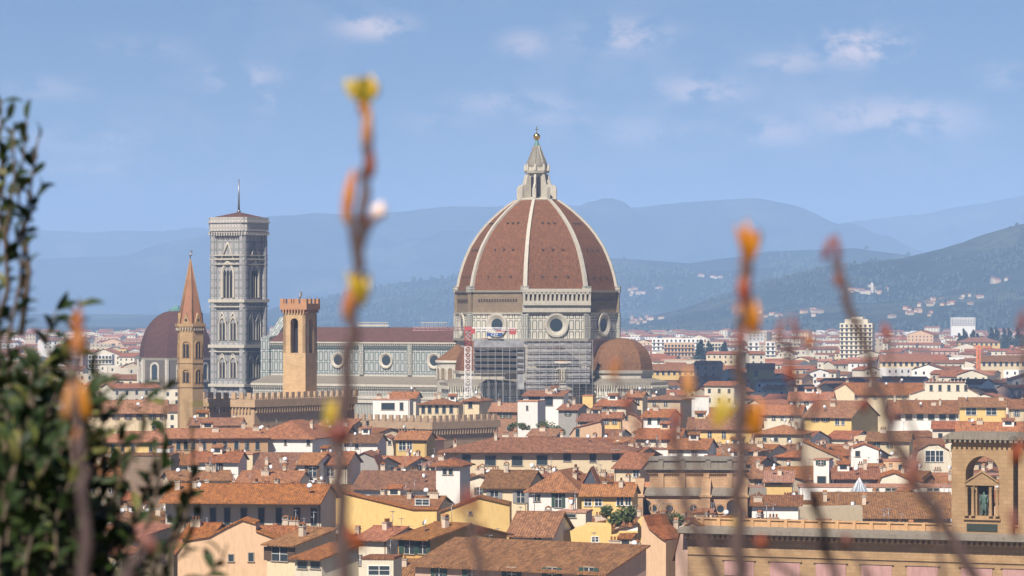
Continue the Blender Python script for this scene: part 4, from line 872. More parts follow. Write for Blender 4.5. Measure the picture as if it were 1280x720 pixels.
house(203, 334, 547, 536, 568, Y=940, th=-14, colr='tan', kind='gable', roof='terracotta', d=13, win=[(px, 557, 4.5, 10, 'small') for px in (214, 224, 233, 242, 255, 268, 281, 295, 308, 321)], label='long tan orange house with ten narrow dark windows')
house(96, 208, 516, 500, 534, Y=1060, th=-6, colr='cream', kind='gable', roof='terracotta', d=18, win=[(px, 521, 4, 6, 'brown') for px in (110, 130, 145, 160, 175, 190, 204)], label='cream house with red roof left of the spired brick bell tower')
house(312, 391, 549, 524, 566, Y=945, th=14, colr='white', kind='hip', roof='red', d=26, win=[(357, 553, 3, 6), (386, 553, 4, 7)], label='white house with a broad bright red hip roof below the battlements')
house(235, 298, 577, 566, 590, Y=860, th=4, colr='white', kind='gable', roof='terracotta', d=14, win=[(273, 583, 6, 9, 'brown')], label='low white house with arched brown window and red roof')
house(290, 316, 568, 566, 590, Y=880, th=8, colr='cream', kind='flat', roof='salmon', d=8, win=[], label='blank cream block between two maroon roofs', clutter=False)
house(317, 366, 588, 567, 594, Y=842, th=5, colr='pale', kind='shed', roof='brown', d=14, win=[], label='broad maroon roof between the cream block and the white house')
house(296, 372, 603, 590, 610, Y=790, th=8, colr='pale', kind='gable', roof='terracotta', d=14, win=[], label='low maroon roofed house just behind the long shaded eaves')
house(214, 290, 600, 590, 610, Y=800, th=-12, colr='cream', kind='gable', roof='brown', d=13, win=[], label='low cream house with brown roof behind the long shaded eaves')
house(148, 214, 570, 568, 610, Y=830, th=3, colr=masonry('old_tower_stone', (.33, .24, .16), (.28, .2, .13), .6, .3, .04), kind='flat', roof='brown', d=12, win=[], label='big windowless brown stone block at left above the shrub', clutter=False)
house(196, 212, 560, 558, 570, Y=880, th=4, colr='white', kind='flat', roof='salmon', d=6, win=[], label='small white rooftop box behind the brown stone block', clutter=False)
house(60, 150, 600, 582, 640, Y=790, th=-8, colr='beige', kind='gable', roof='terracotta', d=16, label='red roofed beige house half hidden by the leafy shrub')
house(1006, 1063, 521, 500, 538, Y=1130, th=26, colr='yellow', kind='gable', roof='brown', d=22, win=[(1020, 524, 5, 6), (1032, 524, 5, 6), (1046, 526, 5, 10, 'white'), (1053, 526, 4, 10, 'white')], label='yellow house with white shutters, wide brown roof and beige gable end')
polyhouse([(1136, 500), (1138, 493), (1156, 487), (1157, 478), (1206, 478), (1207, 484), (1224, 493), (1226, 500)], d=14, Y=1330, th=4, colr='pale', win=[(px, 485, 3.2, 7, 'small') for px in (1164, 1175, 1186, 1197, 1207)], label='white palace with baroque crest of small finials and five windows', name='palace', cat='palace', ybase=503)
pal = bpy.data.objects['palace']; mb = MB()
for i in range(11): x = -5.4 + i * 1.25; mb.lathe([(.25, zat(478, 1330)), (.3, zat(476.5, 1330)), (.12, zat(475.5, 1330)), (0, zat(473.5, 1330))], 8, (x, .6))
mb.build('finials', MARB_P, pal)
house(1055, 1152, 493, 478, 502, Y=1340, th=6, colr='cream', kind='gable', roof='terracotta', d=20, win=[(px, 497, 3, 3) for px in range(1070, 1140, 12)], label='big dull red roofed hall left of the white palace')
polyhouse([(1040, 500), (1043, 487), (1056, 480), (1068, 491), (1068, 498)], d=5, Y=1320, th=4, colr='cream', label='cream gable end at the left end of the dull red roofed hall')
house(1112, 1198, 515, 500, 526, Y=1250, th=3, colr='white', kind='gable', roof='brown', d=16, win=[(px, 521, 8, 7, 'small') for px in (1122, 1136, 1150, 1164, 1178, 1190)], label='long brown roofed house with an open white loggia', ov=1.4)
house(1200, 1257, 508, 497, 521, Y=1230, th=6, colr='yellow', kind='gable', roof='brown', d=13, win=[(1214, 514, 13, 9, 'white'), (1239, 514, 13, 9, 'white')], label='pale yellow house with two wide dark windows above the library tower')
house(1262, 1300, 510, 499, 526, Y=1225, th=6, colr='cream', kind='gable', roof='brown', d=13, label='cream house with brown roof at the right edge of the photo')
polyhouse([(1143, 578), (1147, 563), (1160, 556), (1172, 555), (1186, 563), (1190, 580)], d=14, Y=880, th=3, colr='pale', roof='brown', win=[(1163, 570, 12, 14, 'white'), (1174, 570, 9, 14, 'white')], label='gabled pale house with big arched window left of the library tower', ybase=588)
house(1196, 1330, 560, 527, 566, Y=960, th=8, colr='cream', kind='gable', roof='red', d=34, win=[], label='huge red roof rising behind the library tower')
polyhouse([(1002, 570), (1004, 552), (1050, 573), (1060, 578)], d=16, Y=890, th=4, colr='beige', label='long beige sloping gable house right of centre', ybase=584)
polyhouse([(1064, 568), (1066, 560), (1080, 555), (1098, 562)], d=10, Y=900, th=4, colr='white', win=[(1072, 567, 5, 7)], label='small white gabled house above the white tower house', ybase=580)
house(1017, 1036, 575, 572, 606, Y=800, th=14, colr='white', kind='flat', roof='salmon', d=5, win=[(1026, 578, 6, 6, 'green'), (1027, 600, 10, 9, 'small')], label='white tower house with green shutter right of the sandstone church', clutter=False, name='tower_house')
house(1042, 1098, 598, 587, 607, Y=790, th=4, colr='grey', kind='gable', roof='red', d=13, win=[], label='low grey house with a vivid red roof right of the white tower house')
polyhouse([(1098, 604), (1102, 596), (1118, 591), (1138, 600), (1152, 602)], d=12, Y=785, th=4, colr='pale', roof='red', label='red roof with pale curved gable above the white wall')
house(956, 990, 602, 590, 612, Y=795, th=6, colr='yellow', kind='shed', roof='salmon', d=8, win=[(970, 603, 14, 4, 'small')], label='orange yellow house with terrace right of the sandstone church')
house(1000, 1190, 609, 607, 622, Y=760, th=2, colr='white', kind='flat', roof='salmon', d=10, win=[(px, 612, 7, 3, 'small') for px in (1095, 1110, 1118, 1127, 1162, 1170)], label='long low white rooftop wall with slit windows', clutter=False)
house(1020, 1192, 647, 619, 660, Y=690, th=3, colr='beige', kind='shed', roof='brown', d=18, win=[], label='very broad weathered brown roof behind the stone library')
house(940, 1000, 632, 622, 640, Y=720, th=5, colr='white', kind='shed', roof='brown', d=10, win=[], label='small maroon roof beside a white wall behind the stone library')
polyhouse([(1000, 638), (1001, 636), (1078, 634)], d=8, Y=655, th=2, colr='beige', cover=False, label='blank beige firewall behind the library parapet', ybase=660)
house(860, 950, 536, 522, 546, Y=1060, th=6, colr='yellow', kind='gable', roof='brown', d=14, label='yellow house behind the yellow leaves of the thick middle right twig')
house(860, 886, 496, 492, 512, Y=1300, th=4, colr='white', kind='flat', roof='salmon', d=6, win=[], label='small bright white block right of the right tribune dome', clutter=False)

house(698, 722, 512, 506, 524, Y=1150, th=18, colr='grey', kind='gable', roof='terracotta', d=11, win=[(710, 517, 4, 5)], label='grey house just right of the white house with glazed loggia')
house(722, 756, 526, 518, 536, Y=1110, th=14, colr='pale', kind='gable', roof='terracotta', d=13, win=[(730, 531, 4, 5), (744, 531, 4, 5)], label='pale red roofed house below the thin yellow tower house')
house(803, 836, 521, 512, 534, Y=1120, th=18, colr='white', kind='gable', roof='terracotta', d=12, win=[(812, 527, 4, 6), (824, 527, 4, 6)], label='white red roofed house below and right of the right tribune')
house(806, 850, 500, 493, 512, Y=1210, th=20, colr='beige', kind='hip', roof='brown', d=12, win=[(818, 505, 4, 5), (832, 505, 4, 5)], label='beige brown roofed house at the foot of the right tribune, right side')
house(745, 782, 507, 500, 516, Y=1165, th=22, colr='pale', kind='gable', roof='terracotta', d=10, win=[(756, 511, 3, 4), (768, 511, 3, 4)], label='pale house directly below the right tribune arches')
house(795, 850, 548, 536, 558, Y=1000, th=10, colr='pale', kind='gable', roof='terracotta', d=14, win=[(808, 553, 4, 5), (822, 553, 4, 5), (836, 553, 4, 5)], label='pale house with red roof behind the red budded fine twig')
house(836, 884, 561, 549, 570, Y=940, th=12, colr='white', kind='gable', roof='red', d=14, win=[(850, 566, 4, 5), (868, 566, 4, 5)], label='white house with red roof above the sandstone church cornice')
house(660, 694, 545, 537, 552, Y=1030, th=10, colr='grey', kind='shed', roof='terracotta', d=9, win=[], label='low roof with grey edge behind the very long cream house', register=True)
house(392, 432, 543, 533, 552, Y=985, th=10, colr='grey', kind='gable', roof='terracotta', d=12, win=[(405, 548, 4, 6)], label='grey house below the tall battlements right of the broad red hip roof')
house(430, 472, 553, 543, 562, Y=960, th=8, colr='white', kind='gable', roof='brown', d=13, win=[(446, 558, 4, 5)], label='white house with brown roof behind the tallest twig below the battlements')
house(398, 440, 532, 524, 540, Y=1003, th=20, colr='beige', kind='shed', roof='terracotta', d=6, win=[], label='low lean-to roof against the foot of the battlemented palace')
house(236, 300, 531, 523, 538, Y=985, th=4, colr='pale', kind='gable', roof='brown', d=9, win=[(250, 535, 3, 4), (270, 535, 3, 4), (286, 535, 3, 4)], label='pale brown roofed house in front of the sunlit battlements at left')
house(926, 1001, 518, 506, 528, Y=1185, th=10, colr='pale', kind='gable', roof='red', d=16, win=[(px, 523, 3.5, 4) for px in range(934, 998, 11)], label='long pale house with faded red roof left of the yellow brown roofed house')
house(944, 1003, 543, 531, 555, Y=1040, th=14, colr='cream', kind='hip', roof='terracotta', d=14, win=[(956, 549, 4, 5), (970, 549, 4, 5), (986, 549, 4, 5)], label='cream hip roofed house between the thick budded twig and the yellow brown roofed house')
house(884, 928, 523, 513, 532, Y=1150, th=20, colr='peach', kind='gable', roof='terracotta', d=14, win=[(895, 528, 4, 5), (910, 528, 4, 5)], label='peach house with terracotta roof just left of the thick budded twig')
house(986, 1040, 500, 490, 508, Y=1300, th=8, colr='white', kind='gable', roof='red', d=15, win=[(px, 504, 3, 4) for px in (996, 1008, 1020, 1032)], label='white house with bright roof left of the cream gable end')
house(1084, 1136, 551, 541, 560, Y=990, th=10, colr='cream', kind='gable', roof='brown', d=14, win=[(1096, 556, 4, 6), (1112, 556, 4, 6)], label='cream house with brown roof above the small white gabled house')

# ---- sandstone church
YS = 760; s = FPX / YS
chh = empty('stone_church', at(865, HZ, YS).xy.to_3d(), R(-4)); tag(chh, 'sandstone church with heavy cornice, round windows and scroll buttresses', 'church')
Z = lambda py: zat(py, YS); X = lambda px: (px - 865) / s
mb = MB(); mb.box(X(812), X(932), 0, 16, 0, Z(590)); mb.build('upper_wall', STONE_C, chh)
mb = MB(); mb.box(X(808), X(936), -.6, 16.6, Z(590), Z(587)); mb.box(X(806), X(938), -1.1, 17, Z(587), Z(585)); mb.box(X(811), X(932), -.3, 16, Z(585), Z(576)); mb.box(X(810), X(934), -.6, 16, Z(576), Z(574))
for px in (826, 853, 885, 912): mb.box(X(px) - .5, X(px) + .5, -.6, 0, Z(585), Z(574))
mb.build('cornice', STONE_G, chh)
mb = MB()
for i in range(52): x = X(811) + i * .37; mb.box(x, x + .17, -.5, 0, Z(592.5), Z(590.2)) if x < X(932) else None
for px in (826, 853, 883, 912): mb.box(X(px - 3.5), X(px + 3.5), -.45, 0, Z(640), Z(590))
mb.build('pilasters', STONE_C, chh)
mb = MB(); mb.box(X(778), X(956), -6, 0, 0, Z(618)); mb.build('lower_wall', STONE_C, chh)
mb = MB(); mb.prism([(-6.6, Z(618)), (-6.6, Z(616)), (0, Z(609)), (0, Z(618))], X(776), X(958)); mb.build('lower_roof', STONE_G, chh)
for px in (883, 929, 800):
    b_ = MB(); b_.prism([(-9.5, 0), (-9.5, Z(617)), (-8.6, Z(613)), (-6.5, Z(611)), (-3.5, Z(606)), (0, Z(598)), (0, 0)], X(px) - .9, X(px) + .9); b_.box(X(px) - 1.2, X(px) + 1.2, -9.7, -6, Z(618.5), Z(616)); b_.build('scroll_buttress', STONE_C, chh)
for px in (838, 868, 901, 818):
    T = Matrix.Translation((X(px), -6, 0)); f = MB(); disc(f, 0, Z(634), 1.0, -.25, T, 0, 20, .7, .1); fo = f.build('round_window', STONE_C, chh); p = MB(); disc(p, 0, Z(634), .75, -.06, T, 0, 16); p.build('pane', GLASS, fo)
for px in (790, 808, 916, 942):
    T = Matrix.Translation((X(px), -6, 0)); f = MB(); arch_frame(f, 0, 2.3, Z(645), Z(630), 0, T, .3, .3, 0, False); fo = f.build('arched_opening', STONE_C, chh); p = MB(); arch_face(p, 0, 2.3, Z(645), Z(630), -.08, T, 0, False); p.build('recess', DARK, fo)
VIS.append((776, 958, 570, 648, YS)); FOOT.append((chh.location.x, YS + 5, 15, 14, 0))

# ---- glass pyramid
pg = empty('glass_pyramid', at(1074, HZ, 745).xy.to_3d(), R(12)); tag(pg, 'slender white framed glass pyramid skylight on the red roof', 'skylight')
mb = MB(); zb, zt_ = zat(622, 745), zat(597, 745); q = 1.9
for k in range(4):
    for i in range(5):
        a0 = Matrix.Rotation(R(90 * k), 4, 'Z') @ Vector((-q + i * q / 2, -q, zb)); mb.tube([a0, (0, 0, zt_)], .07, 4)
mb.box(-q, q, -q, q, zb - .25, zb); mb.build('frame', WHT, pg)
mb = MB(); qq = q - .1; mb.mesh([(-qq, -qq, zb), (qq, -qq, zb), (qq, qq, zb), (-qq, qq, zb), (0, 0, zt_ - .2)], [(0, 1, 4), (1, 2, 4), (2, 3, 4), (3, 0, 4)]); mb.build('glazing', SKYL, pg)
mb = MB(); mb.box(-q, q, -q, q, 0, zb - .25); mb.build('base', WALL['white'], pg); VIS.append((1060, 1088, 596, 622, 745)); FOOT.append((pg.location.x, 745, 2, 2, 0))

# ---- stone library with towers, right foreground
YL = 525; s = FPX / YL; thL = R(25)
lib = empty('stone_library', at(1075, HZ, YL).xy.to_3d(), -thL); tag(lib, 'long tan stone library with bracketed cornice and pinkish panels at lower right', 'library')
Z = lambda py: zat(py, YL); X = lambda px: (px - 1075) / s / math.cos(thL) * (1 - (px - 1075) / 206 * .020)
xa, xb = X(868), X(1345)
mb = MB(); mb.box(xa, xb, 0, 18, 0, Z(675)); mb.build('wall', STONE, lib)
mb = MB(); mb.box(xa - .8, xb, -1.9, 18.5, Z(671), Z(666)); mb.box(xa - .5, xb, -1.4, 18, Z(672.5), Z(671)); mb.prism([(-1.9, Z(666)), (1.2, Z(662)), (1.2, Z(666))], xa - .8, xb); mb.build('cornice', STONE_G, lib)
mb = MB(); mb.box(xa + 1, xb, 1.2, 2.0, Z(666), Z(654)); mb.box(xa + 1, xb, 1.0, 2.2, Z(654), Z(652.5))
for i in range(22): x = xa + 1.5 + i * 2.5; mb.box(x, x + .5, .95, 2.25, Z(666), Z(652)) if x < xb else None
mb.build('parapet', stucco('parapet_orange_stone', (.58, .35, .17), .5, .9, False), lib)
mb = MB()
for i in range(int((xb - xa) / .8)): x = xa + i * .8; mb.box(x, x + .38, -1.3, 0, Z(677), Z(672.5))
mb.box(xa, xb, -.35, 0, Z(681), Z(677)); mb.box(xa, xb, -.2, 0, Z(699), Z(697.5)); mb.build('dentils', STONE, lib)
for px in (930, 985, 1040, 1095, 1150, 1215, 1265):
    p = MB(); p.box(X(px) - 2.2, X(px) + 2.2, -.12, 0, Z(724), Z(705), 0); po = p.build('wall_panel', stucco('pink_panel', (.46, .27, .24), .5, .9, False) if 'pp' not in MATS else MATS['pp'], lib)
    f = MB(); f.box(X(px) - 2.5, X(px) + 2.5, -.25, -.13, Z(705), Z(703)); f.build('panel_frame', STONE, po)
VIS.append((868, 1280, 644, 720, YL)); FOOT.append((lib.location.x + 2, YL + 9, 27, 10, -thL))
def lib_tower(px0, px1, mirror=False):
    Z = lambda py: zat(py, 518)
    t = MB(); z0 = Z(671); w_ = X(px1) - X(px0); xm = (X(px0) + X(px1)) / 2; T = Matrix.Translation((xm, .6, 0)); H = w_ / 2
    d_ = 3.4; ow = 4.7; zs = Z(592); zt = Z(557)
    t.box(-H, -ow / 2, 0, d_, z0, zt, 0, T); t.box(ow / 2, H, 0, d_, z0, zt, 0, T); t.box(-ow / 2, ow / 2, 0, d_, z0, Z(648), 0, T)
    pts = arch_pts(0, ow, zs, zs, 9, False)[2:]
    for i in range(len(pts) - 1):
        (x_, z_), (x2, z2) = pts[i], pts[i + 1]
        t.mesh([T @ Vector(p) for p in ((x_, 0, z_), (x2, 0, z2), (x2, 0, zt), (x_, 0, zt), (x_, d_, z_), (x2, d_, z2), (x2, d_, zt), (x_, d_, zt))], [(0, 1, 2, 3), (0, 4, 5, 1), (5, 4, 7, 6)])
    t.box(-H, H, .0, d_, zt, zt + .3, 0, T)
    to = t.build('tower', STONE, lib)
    c = MB(); c.box(-H - .25, H + .25, -.25, d_ + .25, zt + .3, zt + .7, 0, T); c.box(-H - 1.0, H + 1.0, -1.0, d_ + 1, Z(549.5), Z(546.5), 1, T); c.box(-H - .5, H + .5, -.5, d_ + .5, zt + .7, Z(549.5), 0, T)
    c.prism([(-H - 1.0, Z(546.5)), (H + 1.0, Z(546.5)), (H - .2, Z(540.5)), (-H + .2, Z(540.5))], -.9, d_ + .9, 'y', 1, T)
    n = 15
    for i in range(n): x = -H - .6 + i * (2 * H + 1.2) / (n - 1); c.box(x - .14, x + .14, -.95, -.3, Z(553), Z(549.5), 1, T)
    for i in range(6): y = -.4 + i * .8; c.box(H + .3, H + .95, y, y + .28, Z(553), Z(549.5), 1, T)
    c.build('tower_cornice', [STONE, STONE_G], to)
    a = MB()
    for x in (-2.15, -1.25, 1.25, 2.15): a.lathe([(.3, Z(645)), (.24, Z(642)), (.2, Z(612)), (.3, Z(609))], 10, (xm + x, .35))
    a.box(-2.55, 2.55, 0.0, 1.2, Z(648), Z(645), 0, T); a.box(-2.5, 2.5, .0, 1.0, Z(607), Z(603), 0, T)
    a.prism([(-2.0, Z(603)), (2.0, Z(603)), (0, Z(590))], -.0, .9, 'y', 0, T); a.prism([(-2.3, Z(603.2)), (-2.3, Z(602)), (0, Z(587.5)), (2.3, Z(602)), (2.3, Z(603.2)), (0, Z(590))], -.2, -.01, 'y', 0, T)
    for s_ in (-1, 1): a.box(s_ * 1.05 - .22, s_ * 1.05 + .22, .3, 1.3, Z(645), Z(607), 0, T)
    a.build('aedicule', STONE, to)
    a = MB(); a.box(-1.05, 1.05, 1.2, 1.3, Z(645), Z(607), 0, T); a.build('niche_back', plain('niche_back_dark', (.10, .085, .07), .9, 0, 3), to)  # niche back is much darker than the tower stone around it
    a = MB(); a.box(-2.15, 2.15, -.12, 0, Z(664), Z(655), 0, T); a.build('plaque', plain('bronze_plaque', (.05, .065, .05), .5, .3, 3), to)
    a = MB(); a.box(-2.6, 2.6, -.3, 0, Z(650), Z(648), 0, T); a.build('sill', STONE, to)
    return T
Tt = lib_tower(1183, 1257); lib_tower(1263, 1337)
# bronze statue in the niche: one continuous skinned figure
def skin_figure(name, pts, edges, mat, subs=1):
    me = bpy.data.meshes.new(name); me.from_pydata([p[:3] for p in pts], edges, []); me.materials.append(mat)
    o = bpy.data.objects.new(name, me); col.objects.link(o)
    m = o.modifiers.new('skin', 'SKIN'); m.use_smooth_shade = True
    for i, p in enumerate(pts): me.skin_vertices[0].data[i].radius = (p[3], p[4] if len(p) > 4 else p[3]); me.skin_vertices[0].data[i].use_root = (i == 0)
    sb = o.modifiers.new('sub', 'SUBSURF'); sb.levels = subs; sb.render_levels = subs
    return o
fig = [(0, 0, 1.0, .2, .15), (0, 0, 1.25, .19, .14), (0, 0, 1.5, .21, .15), (0, 0, 1.62, .08), (0, -.01, 1.74, .105), (0, 0, 1.86, .06),
       (-.11, 0, .92, .13), (-.14, -.03, .5, .1), (-.15, 0, .1, .07), (-.16, -.14, .05, .05), (.11, 0, .92, .13), (.16, -.08, .52, .1), (.15, .02, .1, .07), (.17, -.12, .05, .05),
       (-.24, 0, 1.52, .08), (-.32, -.02, 1.24, .065), (-.2, -.2, 1.1, .05), (.24, 0, 1.52, .08), (.33, 0, 1.25, .065), (.3, -.12, 1.0, .05), (0, .04, .75, .2, .12), (0.02, .05, .35, .22, .1)]
st = skin_figure('statue', fig, [(0, 1), (1, 2), (2, 3), (3, 4), (4, 5), (0, 6), (6, 7), (7, 8), (8, 9), (0, 10), (10, 11), (11, 12), (12, 13), (2, 14), (14, 15), (15, 16), (2, 17), (17, 18), (18, 19), (0, 20), (20, 21)], plain('verdigris_bronze', (.10, .17, .14), .6, .2, 4))
st.scale = (1.7, 1.7, 1.72); 
pw = lib.matrix_world
lw = Matrix.Translation(lib.location) @ Matrix.Rotation(-thL, 4, 'Z') @ Tt @ Vector((0, .75, zat(644.5, 518))); st.location = lw; st.rotation_euler = (0, 0, -thL); tag(st, 'green bronze standing figure in the niche of the library tower', 'statue')

# ---------------------------------------------------------------- filler houses between the hand-built ones
COLN = {'cream': 'cream', 'yellow': 'yellow', 'pale': 'pale', 'white': 'white', 'ochre': 'ochre', 'peach': 'peach', 'pink': 'pink', 'beige': 'beige', 'grey': 'grey', 'brick': 'brick', 'tan': 'tan'}
def clash(x, y, hw, hd, a):
    for (fx, fy, w2, d2, fa) in FOOT:
        if abs(fx - x) > 80 or abs(fy - y) > 80: continue
        for (ax, ay, aw, ad, aa, bx, by, bw, bd, ba) in ((x, y, hw, hd, a, fx, fy, w2, d2, fa), (fx, fy, w2, d2, fa, x, y, hw, hd, a)):
            for sx in (-1, -.33, .33, 1):
                for sy in (-1, 0, 1):
                    lx, ly = sx * aw, sy * ad; wx = ax + lx * math.cos(aa) - ly * math.sin(aa); wy = ay + lx * math.sin(aa) + ly * math.cos(aa)
                    rx, ry = wx - bx, wy - by; u = rx * math.cos(ba) + ry * math.sin(ba); v = -rx * math.sin(ba) + ry * math.cos(ba)
                    if abs(u) < bw + .3 and abs(v) < bd + .3: return True
    return False
# big landmarks' feet and faces
FOOT += [(CX - 40, 1325, 75, 24, R(-31)), (CX, 1300, 42, 42, 0), (bt.location.x, YT, 9, 9, 0), (hx.location.x, YH, 5, 5, 0), (gt.location.x, YG, 6, 6, 0), (ch.location.x, YM, 22, 22, 0),
         (at(318, 0, 1010).x + 2, 1030, 26, 20, R(-34)), (at(540, 0, 1060).x, 1080, 24, 20, R(-40)), (at(585, 0, 1200).x, 1200, 2, 2, 0), (at(700, 0, 1264).x, 1264, 12, 3, 0)]
VIS += [(228, 318, 497, 516, 1010), (318, 436, 499, 515, 1010), (432, 540, 527, 534, 1060), (540, 622, 526, 543, 1060), (222, 252, 320, 498, YH), (350, 399, 370, 498, YG), (330, 660, 400, 492, 1300), (740, 812, 420, 490, 1280), (264, 333, 260, 496, YT), (170, 222, 385, 478, YM)]
fill = 0; fr = random.Random(21)
FILLS = []
def try_fill(px, Y, zlo, zhi, wlo, whi, far=False, group=None, gapY=0):
    th = R(fr.choice([31, 31, 20, 8, -10, 12, -59 + 31]));
    w_ = fr.uniform(wlo, whi); d = fr.uniform(9, 15); x = (px - 640) * Y / FPX
    cxx = x + math.sin(th) * d / 2; cyy = Y + math.cos(th) * d / 2
    if clash(cxx, cyy, w_ / 2, d / 2, -th): return False
    s = FPX / Y; zE = fr.uniform(zlo, zhi); kind = fr.choices(['gable', 'hip', 'shed', 'flat', 'gfront'], [5, 3, 1, 1, 2.5] if not far else [4, 3, 1, 4, 1.5])[0]
    hw = (w_ / 2 * math.cos(th) + .8) * s; sp = d * math.sin(th) * s; xl = px - hw + min(0, sp); xr = px + hw + max(0, sp); rise = (d / 2 if kind != 'gfront' else w_ / 2) * .3
    if kind == 'flat': rise = .3
    top = zE + rise + .5
    for (vx0, vx1, vy0, vy1, vY) in VIS:
        if vY <= Y or xr < vx0 or xl > vx1: continue
        ytop = HZ + (EYE - top) * s
        if ytop < vy1:
            top = EYE - (vy1 - HZ) / s
    zE = top - rise - .5
    if zE < 7: return False
    c = fr.choices(['cream', 'pale', 'white', 'yellow', 'peach', 'beige', 'pink', 'grey', 'ochre', 'tan', 'brick'], [6, 7, 7, 3, 3, 3, 1.5, 1.2, 1, 1, .8])[0]
    r = fr.choices(['terracotta', 'red', 'brown', 'salmon'], [5, 3, 4, 1])[0]
    yE = HZ + (EYE - zE) * s
    FILLS.append(dict(px=px, Y=Y, th=th, w=w_, d=d, zE=zE, kind=kind, c=c, r=r, rise=rise, yE=yE, far=far))
    FOOT.append((cxx, cyy, w_ / 2, d / 2, -th)); return True
Yc = 545.0; cap = 0
while Yc < 1290:
    n = int(1280 * Yc / FPX / 9)
    for i in range(n + 2):
        px = -40 + (i + fr.random()) * 1360 / (n + 1)
        if len(FILLS) < 240: try_fill(px, Yc + fr.uniform(-8, 8), 16, 21 if Yc < 1020 else 22.5, 7, 17)
    Yc += 14 + (Yc - 545) * .014
NEARF = len(FILLS)
Yc = 1330
while Yc < 6500:
    n = max(10, int(1400 / (17 * FPX / Yc) * .75))
    for i in range(n):
        px = -50 + (i + fr.random()) * 1380 / n
        x = (px - 640) * Yc / FPX
        try_fill(px, Yc + fr.uniform(-10, 10) * (Yc / 1300), 11, 20 if fr.random() < .93 else 28, 10, 24 if Yc < 2500 else 30, far=True)
    Yc *= 1.026
print('fills', NEARF, len(FILLS))
# which fills show largest: the nearest ones
FILLS.sort(key=lambda f: f['Y'])
NIND = max(0, 296 - len([h for h in HOUSES]))
LMK = [(220, 'the maroon chapel dome'), (298, 'the marble bell tower'), (375, 'the crenellated tower'), (470, 'the cathedral nave'), (585, 'the tower crane'), (671, 'the red ribbed dome'), (774, 'the right tribune dome'), (925, 'the thick orange budded twig'), (1070, 'the white apartment tower'), (1228, 'the library tower'), (80, 'the leafy shrub')]
def build_fill(f, mbs=None):
    w_, d, zE, kind, rise = f['w'], f['d'], f['zE'], f['kind'], f['rise']; Y = f['Y']
    root = empty('house', (f['x'] if 'x' in f else (f['px'] - 640) * Y / FPX, Y, 0), -f['th'])
    mb = MB()
    if kind == 'gable': mb.prism([(0, 0), (0, zE), (d / 2, zE + rise - .01), (d, zE), (d, 0)], -w_ / 2, w_ / 2)
    elif kind == 'gfront': mb.prism([(-w_ / 2, 0), (-w_ / 2, zE), (0, zE + rise - .01), (w_ / 2, zE), (w_ / 2, 0)], 0, d, 'y')
    elif kind == 'shed': mb.prism([(0, 0), (0, zE), (d, zE + rise), (d, 0)], -w_ / 2, w_ / 2)
    else: mb.box(-w_ / 2, w_ / 2, 0, d, 0, zE)
    mb.build('wall', WALL[f['c']], root)
    if kind == 'gfront':
        m2 = MB(); g = rise / (w_ / 2); o_ = .7
        for s_ in (-1, 1): m2.prism([(s_ * (w_ / 2 + o_), zE - o_ * g + .02), (0, zE + rise + .02), (0, zE + rise + .26), (s_ * (w_ / 2 + o_), zE - o_ * g + .26)], -.6, d + .6, 'y')
        r = m2.build('roof', ROOF[f['r']], root)
        if not f['far']:
            for q in range(rnd.randint(1, 3)): x = rnd.uniform(-.4, .4) * w_; link_copy(rnd.choice(CHM), 'chimney', r, (x, rnd.uniform(1, d - 1), zE + rise * (1 - abs(x) / (w_ / 2)) + .2))
            if rnd.random() < .6: link_copy(ANTM, 'antenna', r, (0, d * .5, zE + rise + .2), rnd.random() * 3)
            if rnd.random() < .5: link_copy(DISHM, 'satellite_dish', r, (w_ * .2, d * .2, zE + rise * .6 + .2), rnd.random())
    else:
        roof_parts(root, w_, d, zE, rise, kind, f['r'] if kind != 'flat' else rnd.choice(['salmon', 'brown']), .8, not f['far'])
    st = rnd.choice(['green', 'brown', 'grey', 'small', 'small', 'plain'])
    if Y < 2300:
        wl = []; n = max(1, int(w_ / rnd.uniform(2.8, 4.5))); zt = zE - .7 - 1.6
        for row in range(2 if Y < 1300 else 1):
            for i in range(n):
                if rnd.random() < .85: wl.append((-w_ / 2 + (i + .5) * w_ / n, 0, zt - 3.3 * row, 1.05, 1.5, st, 0))
        if math.sin(f['th']) > .1:
            for i in range(max(1, int(d / 5))): wl.append((w_ / 2, (i + .5) * d / max(1, int(d / 5)), zt, 1.0, 1.4, st, R(90)))
        add_windows(root, wl)
    return root
SW = {'gable': 'gabled', 'gfront': 'gable fronted', 'shed': 'lean-to roofed', 'flat': 'flat roofed', 'hip': 'hip roofed'}
bases = {}
for f in FILLS[:NIND]:
    root = build_fill(f); px = f['px']; nm = min(LMK, key=lambda l: abs(l[0] - px)); dx = px - nm[0]; Y = f['Y']
    size = 'wide' if f['w'] > 18 else ('small' if f['w'] < 12 else 'mid-sized')
    if Y < 700: rel = 'in the front rows'
    elif Y < 900: rel = 'in the lower middle rows'
    elif Y < 1080: rel = 'in the upper middle rows'
    elif Y < 1300: rel = 'just before the cathedral rows'
    elif Y < 1700: rel = 'just beyond the cathedral'
    else: rel = 'on the distant plain'
    side = 'straight below' if abs(dx) < 18 else ('a little left of' if dx < 0 and dx > -45 else 'a little right of' if 0 < dx < 45 else 'left of' if dx < 0 else 'right of')
    base = '%s %s %s house with %s roof %s %s %s' % (size, COLN[f['c']], SW[f['kind']], {'terracotta': 'terracotta', 'red': 'red', 'brown': 'brown', 'salmon': 'salmon'}[f['r']], rel, side, nm[1])
    root['category'] = 'house'; root['group'] = 'houses of the dense old town'
    bases.setdefault(base, []).append((Y, root))
OR = ['nearest', 'second nearest', 'third nearest', 'fourth nearest', 'fifth nearest', 'sixth nearest']
